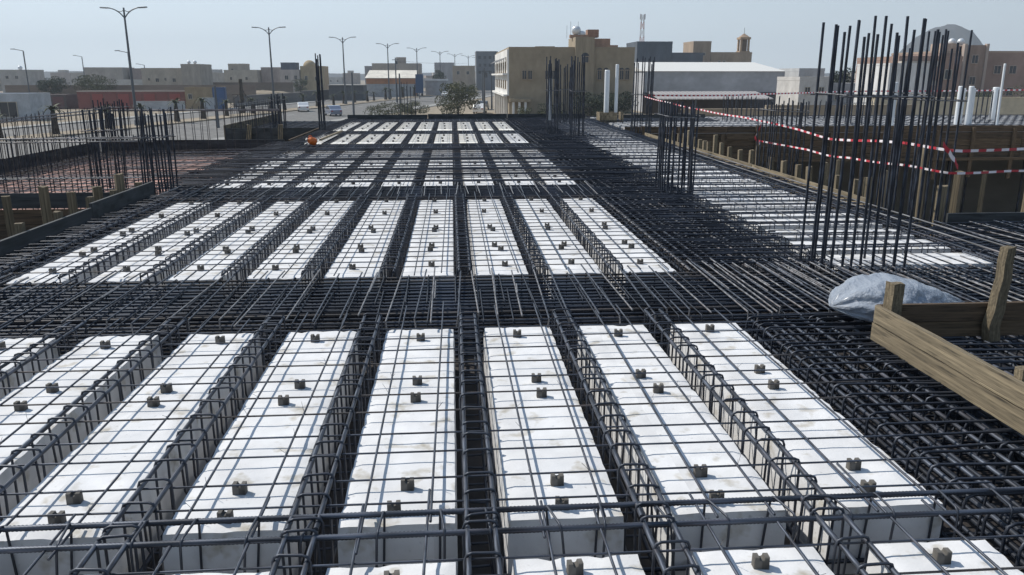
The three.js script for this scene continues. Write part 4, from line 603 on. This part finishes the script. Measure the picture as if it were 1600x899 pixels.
building('long reddish terrace on the far left skyline', -121, -98, -322, -335, 3.6, [0.36, 0.28, 0.25]); building('pale low block left of the reddish terrace', -136, -122, -318, -330, 3.9, [0.42, 0.38, 0.34]); building('white low shed before the reddish terrace', -98, -82, -250, -258, -0.2, [0.55, 0.54, 0.52]); building('distant grey house between lamps', -34, -28, -330, -340, 4.6, [0.32, 0.32, 0.34], [[1.5, 2.4, 0.8, 1], [4, 2.4, 0.8, 1]]); building('distant tan house right of the pointed tree', 0.5, 8.6, -300, -312, 4.4, [0.42, 0.34, 0.26], [[2, 2.4, 0.9, 1.1], [5.5, 2.4, 0.9, 1.1]]); building('grey low block at the end of the road', -8, 1.5, -400, -412, 7.0, [0.36, 0.35, 0.36]);
// left compound: walls, sheds with red doors, gatehouse, white cabin
building('long brown boundary wall behind the red-doored sheds', -98, -44, -189, -189.5, -0.7, [0.25, 0.20, 0.165], [], { name: 'boundary_wall', cat: 'wall', parapet: 0.12 }); building('far brown boundary wall below the pale houses', -66, -40, -212, -212.5, -0.3, [0.22, 0.185, 0.155], [], { name: 'boundary_wall', cat: 'wall', parapet: 0.1 });
{ const b = building('row of sheds with dark red roller doors', -68.2, -49.1, -155.5, -163, -1.4, [0.25, 0.10, 0.085], [], { name: 'shed', cat: 'shed', parapet: 0.15, parapetMat: wallMat(0.55, 0.48, 0.42) }); for (let k = 0; k < 8; k++) mesh('roller_door', boxGeo(-9.2 + k * 2.3, -7.3 + k * 2.3, 0.1, 2.7, 0.01, 0.08), M({ color: L(0.20 + (k % 2) * 0.06, 0.055, 0.045), roughness: 0.6 }), b); }
{ const b = building('dark shed with brown doors on the far left', -77.5, -70.5, -156, -164, -2.0, [0.13, 0.10, 0.095], [], { name: 'shed', cat: 'shed', parapet: 0.1 }); for (let k = 0; k < 3; k++) mesh('roller_door', boxGeo(-3.2 + k * 2.2, -1.3 + k * 2.2, 0.1, 2.2, 0.01, 0.08), M({ color: L(0.12, 0.05, 0.05), roughness: 0.6 }), b); }
building('grey-white low wall before the red-doored sheds', -55, -46.6, -147, -147.4, -2.9, [0.45, 0.47, 0.50], [], { name: 'boundary_wall', cat: 'wall', parapet: 0.05 }); building('short grey-white wall right of the gatehouse door', -43.6, -41.2, -146, -146.4, -2.3, [0.45, 0.47, 0.50], [], { name: 'boundary_wall', cat: 'wall', parapet: 0.05 });
building('tan gatehouse right of the red-doored sheds', -48.0, -42.2, -152.3, -158, -0.7, [0.36, 0.28, 0.18], [[0.9, -2.2, 0.6, 0.8]], { name: 'gatehouse', cat: 'house', parapet: 0.12 });
building('small white cabin at the left picture edge', -64, -57.2, -116, -122, -1.0, [0.50, 0.53, 0.57], [[3.9, -3.0, 2.2, 1.9]], { name: 'cabin', cat: 'cabin', parapet: 0.1 });
for (const [t0, t1, h, l] of [[58, 92, 2.1, 'dark wall along the far roadside behind the palms'], [93, 130, 2.4, 'second dark wall along the far roadside']]) { const q = onRoad(t0, -15.5), w = thing('boundary_wall', l, 'wall', [q.x, GY, q.z], -Math.atan2(rdir.x, -rdir.z)); mesh('wall', boxGeo(-0.2, 0.2, 0, h, t0 - t1, 0), wallMat(0.16, 0.15, 0.15), w); mesh('coping', boxGeo(-0.26, 0.26, h + 0.001, h + 0.1, t0 - t1, 0), wallMat(0.3, 0.28, 0.26), w); }
{ const g = new THREE.SphereGeometry(1, 40, 12, 0, 6.283, 0, 1.57), p = g.attributes.position; for (let i = 0; i < p.count; i++) { const k = 1 + 0.3 * fbm(p.getX(i) * 2, p.getZ(i) * 2, 4); p.setXYZ(i, p.getX(i) * 8 * k, p.getY(i) * 2.6 * k, p.getZ(i) * 4 * k); } g.computeVertexNormals(); const m = mesh('sand_heap', g, sand); m.position.set(-44, GY - 0.05, -200); tag(m, 'pale sand heap behind the dark roadside wall', 'sand heap'); }
// right side: neighbours beyond the far slab
building('low tan wall beyond the right slab', 13.2, 19.5, -46, -46.4, -0.45, [0.42, 0.34, 0.25], [], { name: 'boundary_wall', cat: 'wall', parapet: 0.06 }); building('pale plank-coloured wall beyond the boxed pipes', 8.8, 13, -46.5, -46.9, -0.75, [0.55, 0.46, 0.34], [], { name: 'boundary_wall', cat: 'wall', parapet: 0.04 });
{ const t = thing('canopy', 'corrugated grey canopy below the white warehouse', 'canopy', [25.6, GY, -78]); for (let k = 0; k < 26; k++) { const m = mesh('roof_rib', unitBox, wallMat(0.42, 0.40, 0.40), t); m.scale.set(0.34, 0.10, 5); place(m, -5.5 + k * 0.44, 4.05, -2.4, 0.12, 0, 0); } for (const x of [-5.6, -2, 2, 5.6]) bar('post', V(x, 0, 0), V(x, 3.7, 0), 0.07, lampMat, t); mesh('back_wall', boxGeo(-6, 6, 0, 3.6, -5.2, -5.0), wallMat(0.09, 0.08, 0.08), t); }
building('white villa with arches behind the tall bars', 48.5, 53, -112, -120, 0.8, [0.62, 0.60, 0.58], [[1.2, -0.6, 0.7, 0.9], [3.2, -0.6, 0.7, 0.9]]); building('grey-white house wing behind the tall bars', 53.1, 60, -114, -122, -0.1, [0.40, 0.40, 0.42], [[2, -1.4, 0.7, 0.9]]); building('white upper house far behind the villa', 60.8, 65.4, -141, -150, 2.2, [0.6, 0.6, 0.6], [[1.5, 0.9, 0.7, 0.8]]);
building('plain white building seen between the tall bars', 49.0, 53.6, -89.5, -97, 2.6, [0.72, 0.72, 0.72], [], { parapet: 0.2 }); building('low white wall with cream panels beyond the pipes', 33, 46, -62, -62.4, -0.25, [0.66, 0.58, 0.44], [], { name: 'boundary_wall', cat: 'wall', parapet: 0.05 }); building('tan wall behind the corner column bars', 22, 32.9, -56, -56.4, -0.6, [0.40, 0.33, 0.25], [], { name: 'boundary_wall', cat: 'wall', parapet: 0.05 });
{ const c = [0.36, 0.25, 0.21], fr = wallMat(0.52, 0.42, 0.36), g = building('pink-brown apartment block with framed windows at the right edge', 72.3, 92, -118.5, -132, 4.7, c, [[2.4, 2.6, 0.7, 0.9], [2.4, -0.6, 0.7, 0.9], [9.3, 2.3, 1.0, 1.1], [11.7, 2.3, 1.0, 1.1], [9.3, -0.9, 1.0, 1.1], [11.7, -0.9, 1.0, 1.1], [15, 2.3, 1.0, 1.1]], { name: 'apartment_building', cat: 'building', frame: fr, parapet: 0.3, parapetMat: wallMat(0.44, 0.33, 0.26) });
  mesh('stair_tower', boxGeo(-6.4, -3.0, 0, 10.3, -5, 0.6), wallMat(0.36, 0.26, 0.21), g); mesh('tower_strip', boxGeo(-6.6, -6.2, 0, 10.5, 0.2, 0.8), fr, g); mesh('tower_strip', boxGeo(-3.2, -2.8, 0, 10.5, 0.2, 0.8), fr, g); for (const y of [8.3, 5.2, 2.4]) windowAt(g, -4.7, y, 0.62, 0.9, 1.1, 'front', fr); mesh('lit_side', boxGeo(-9.0, -6.61, 9.2, 10.6, -4, -1), wallMat(0.55, 0.42, 0.33), g); tank('left white tank on the pink-brown block', 75.5, 5.9, -121, 0.5); tank('right white tank on the pink-brown block', 76.9, 5.9, -121, 0.5); }  // the lit side has its sunlight put into paler plaster
{ const g = building('pink house with white balcony bands left of the apartment block', 62.5, 71.8, -112, -124, 3.6, [0.40, 0.27, 0.22], [[4.2, 1.6, 0.9, 1.2], [7.4, 1.6, 0.9, 1.2], [7.4, -1.4, 0.9, 1.2]]); for (const y of [7.2, 4.6, 2.2]) mesh('balcony_band', boxGeo(-4.7, 0.6, y, y + 0.7, 0.01, 1.1), wallMat(0.62, 0.56, 0.5), g); }
// scattered small houses of the far town so that the skyline carries on
{ let hk = 0; const cols = [[0.46, 0.42, 0.37], [0.42, 0.37, 0.31], [0.50, 0.48, 0.46], [0.38, 0.31, 0.27]]; for (let k = 0; k < 46; k++) { const a = -0.58 + k * 0.0262 + rr(-0.008, 0.008), d = rr(380, 640), x = Math.sin(a + 0.073) * d, z = -Math.cos(a + 0.073) * d, w = rr(7, 16), h = rr(-1.0, 3.0); if (Math.abs(a - 0.01) < 0.02) continue; const b = building(`distant flat-roofed house on the skyline, ${ord[hk++]} from the left`, x - w / 2, x + w / 2, z, z - 10, h, cols[k % 4], k % 3 ? [[w * 0.25, h - 2, 1, 1.2], [w * 0.7, h - 2, 1, 1.2]] : [], { group: 'distant town houses', turn: rr(-0.3, 0.3) }); if (k % 2) mesh('roof_room', boxGeo(-w * 0.2, w * 0.15, h - GY, h - GY + 2.2, -6, -2), wallMat(...cols[(k + 1) % 4]), b); } }
// hills
function hill(x0, x1, z, d, fn, mat) { const nx = 120, nz = 16, g = new THREE.PlaneGeometry(x1 - x0, d, nx, nz); g.rotateX(-Math.PI / 2); const p = g.attributes.position; for (let i = 0; i < p.count; i++) { const u = (p.getX(i) / (x1 - x0)) + 0.5, v = p.getZ(i) / d + 0.5; p.setY(i, GY - 3 + Math.sin(Math.PI * v) * (fn(u) + fbm(u * 7, v * 3, 2) * fn(u) * 0.25 + fbm(u * 40, v * 14, 5) * fn(u) * 0.05)); } g.translate((x0 + x1) / 2, 0, z); g.computeVertexNormals(); const m = struct('hill', g, mat); return m; }
const rock = wallMat(0.07, 0.072, 0.078);
hill(480, 700, -900, 200, (u) => 54 * Math.exp(-Math.pow((u - 0.31) / 0.135, 4)) + 8 * Math.exp(-Math.pow((u - 0.42) / 0.3, 2)), rock);
hill(330, 900, -610, 160, (u) => 8 + 24 * (1 - Math.exp(-u * 9)), rock); hill(-1200, 560, -1150, 160, (u) => 13 + 8 * fbm(u * 9, 1, 4), rock);

renderer.render(scene, camera);
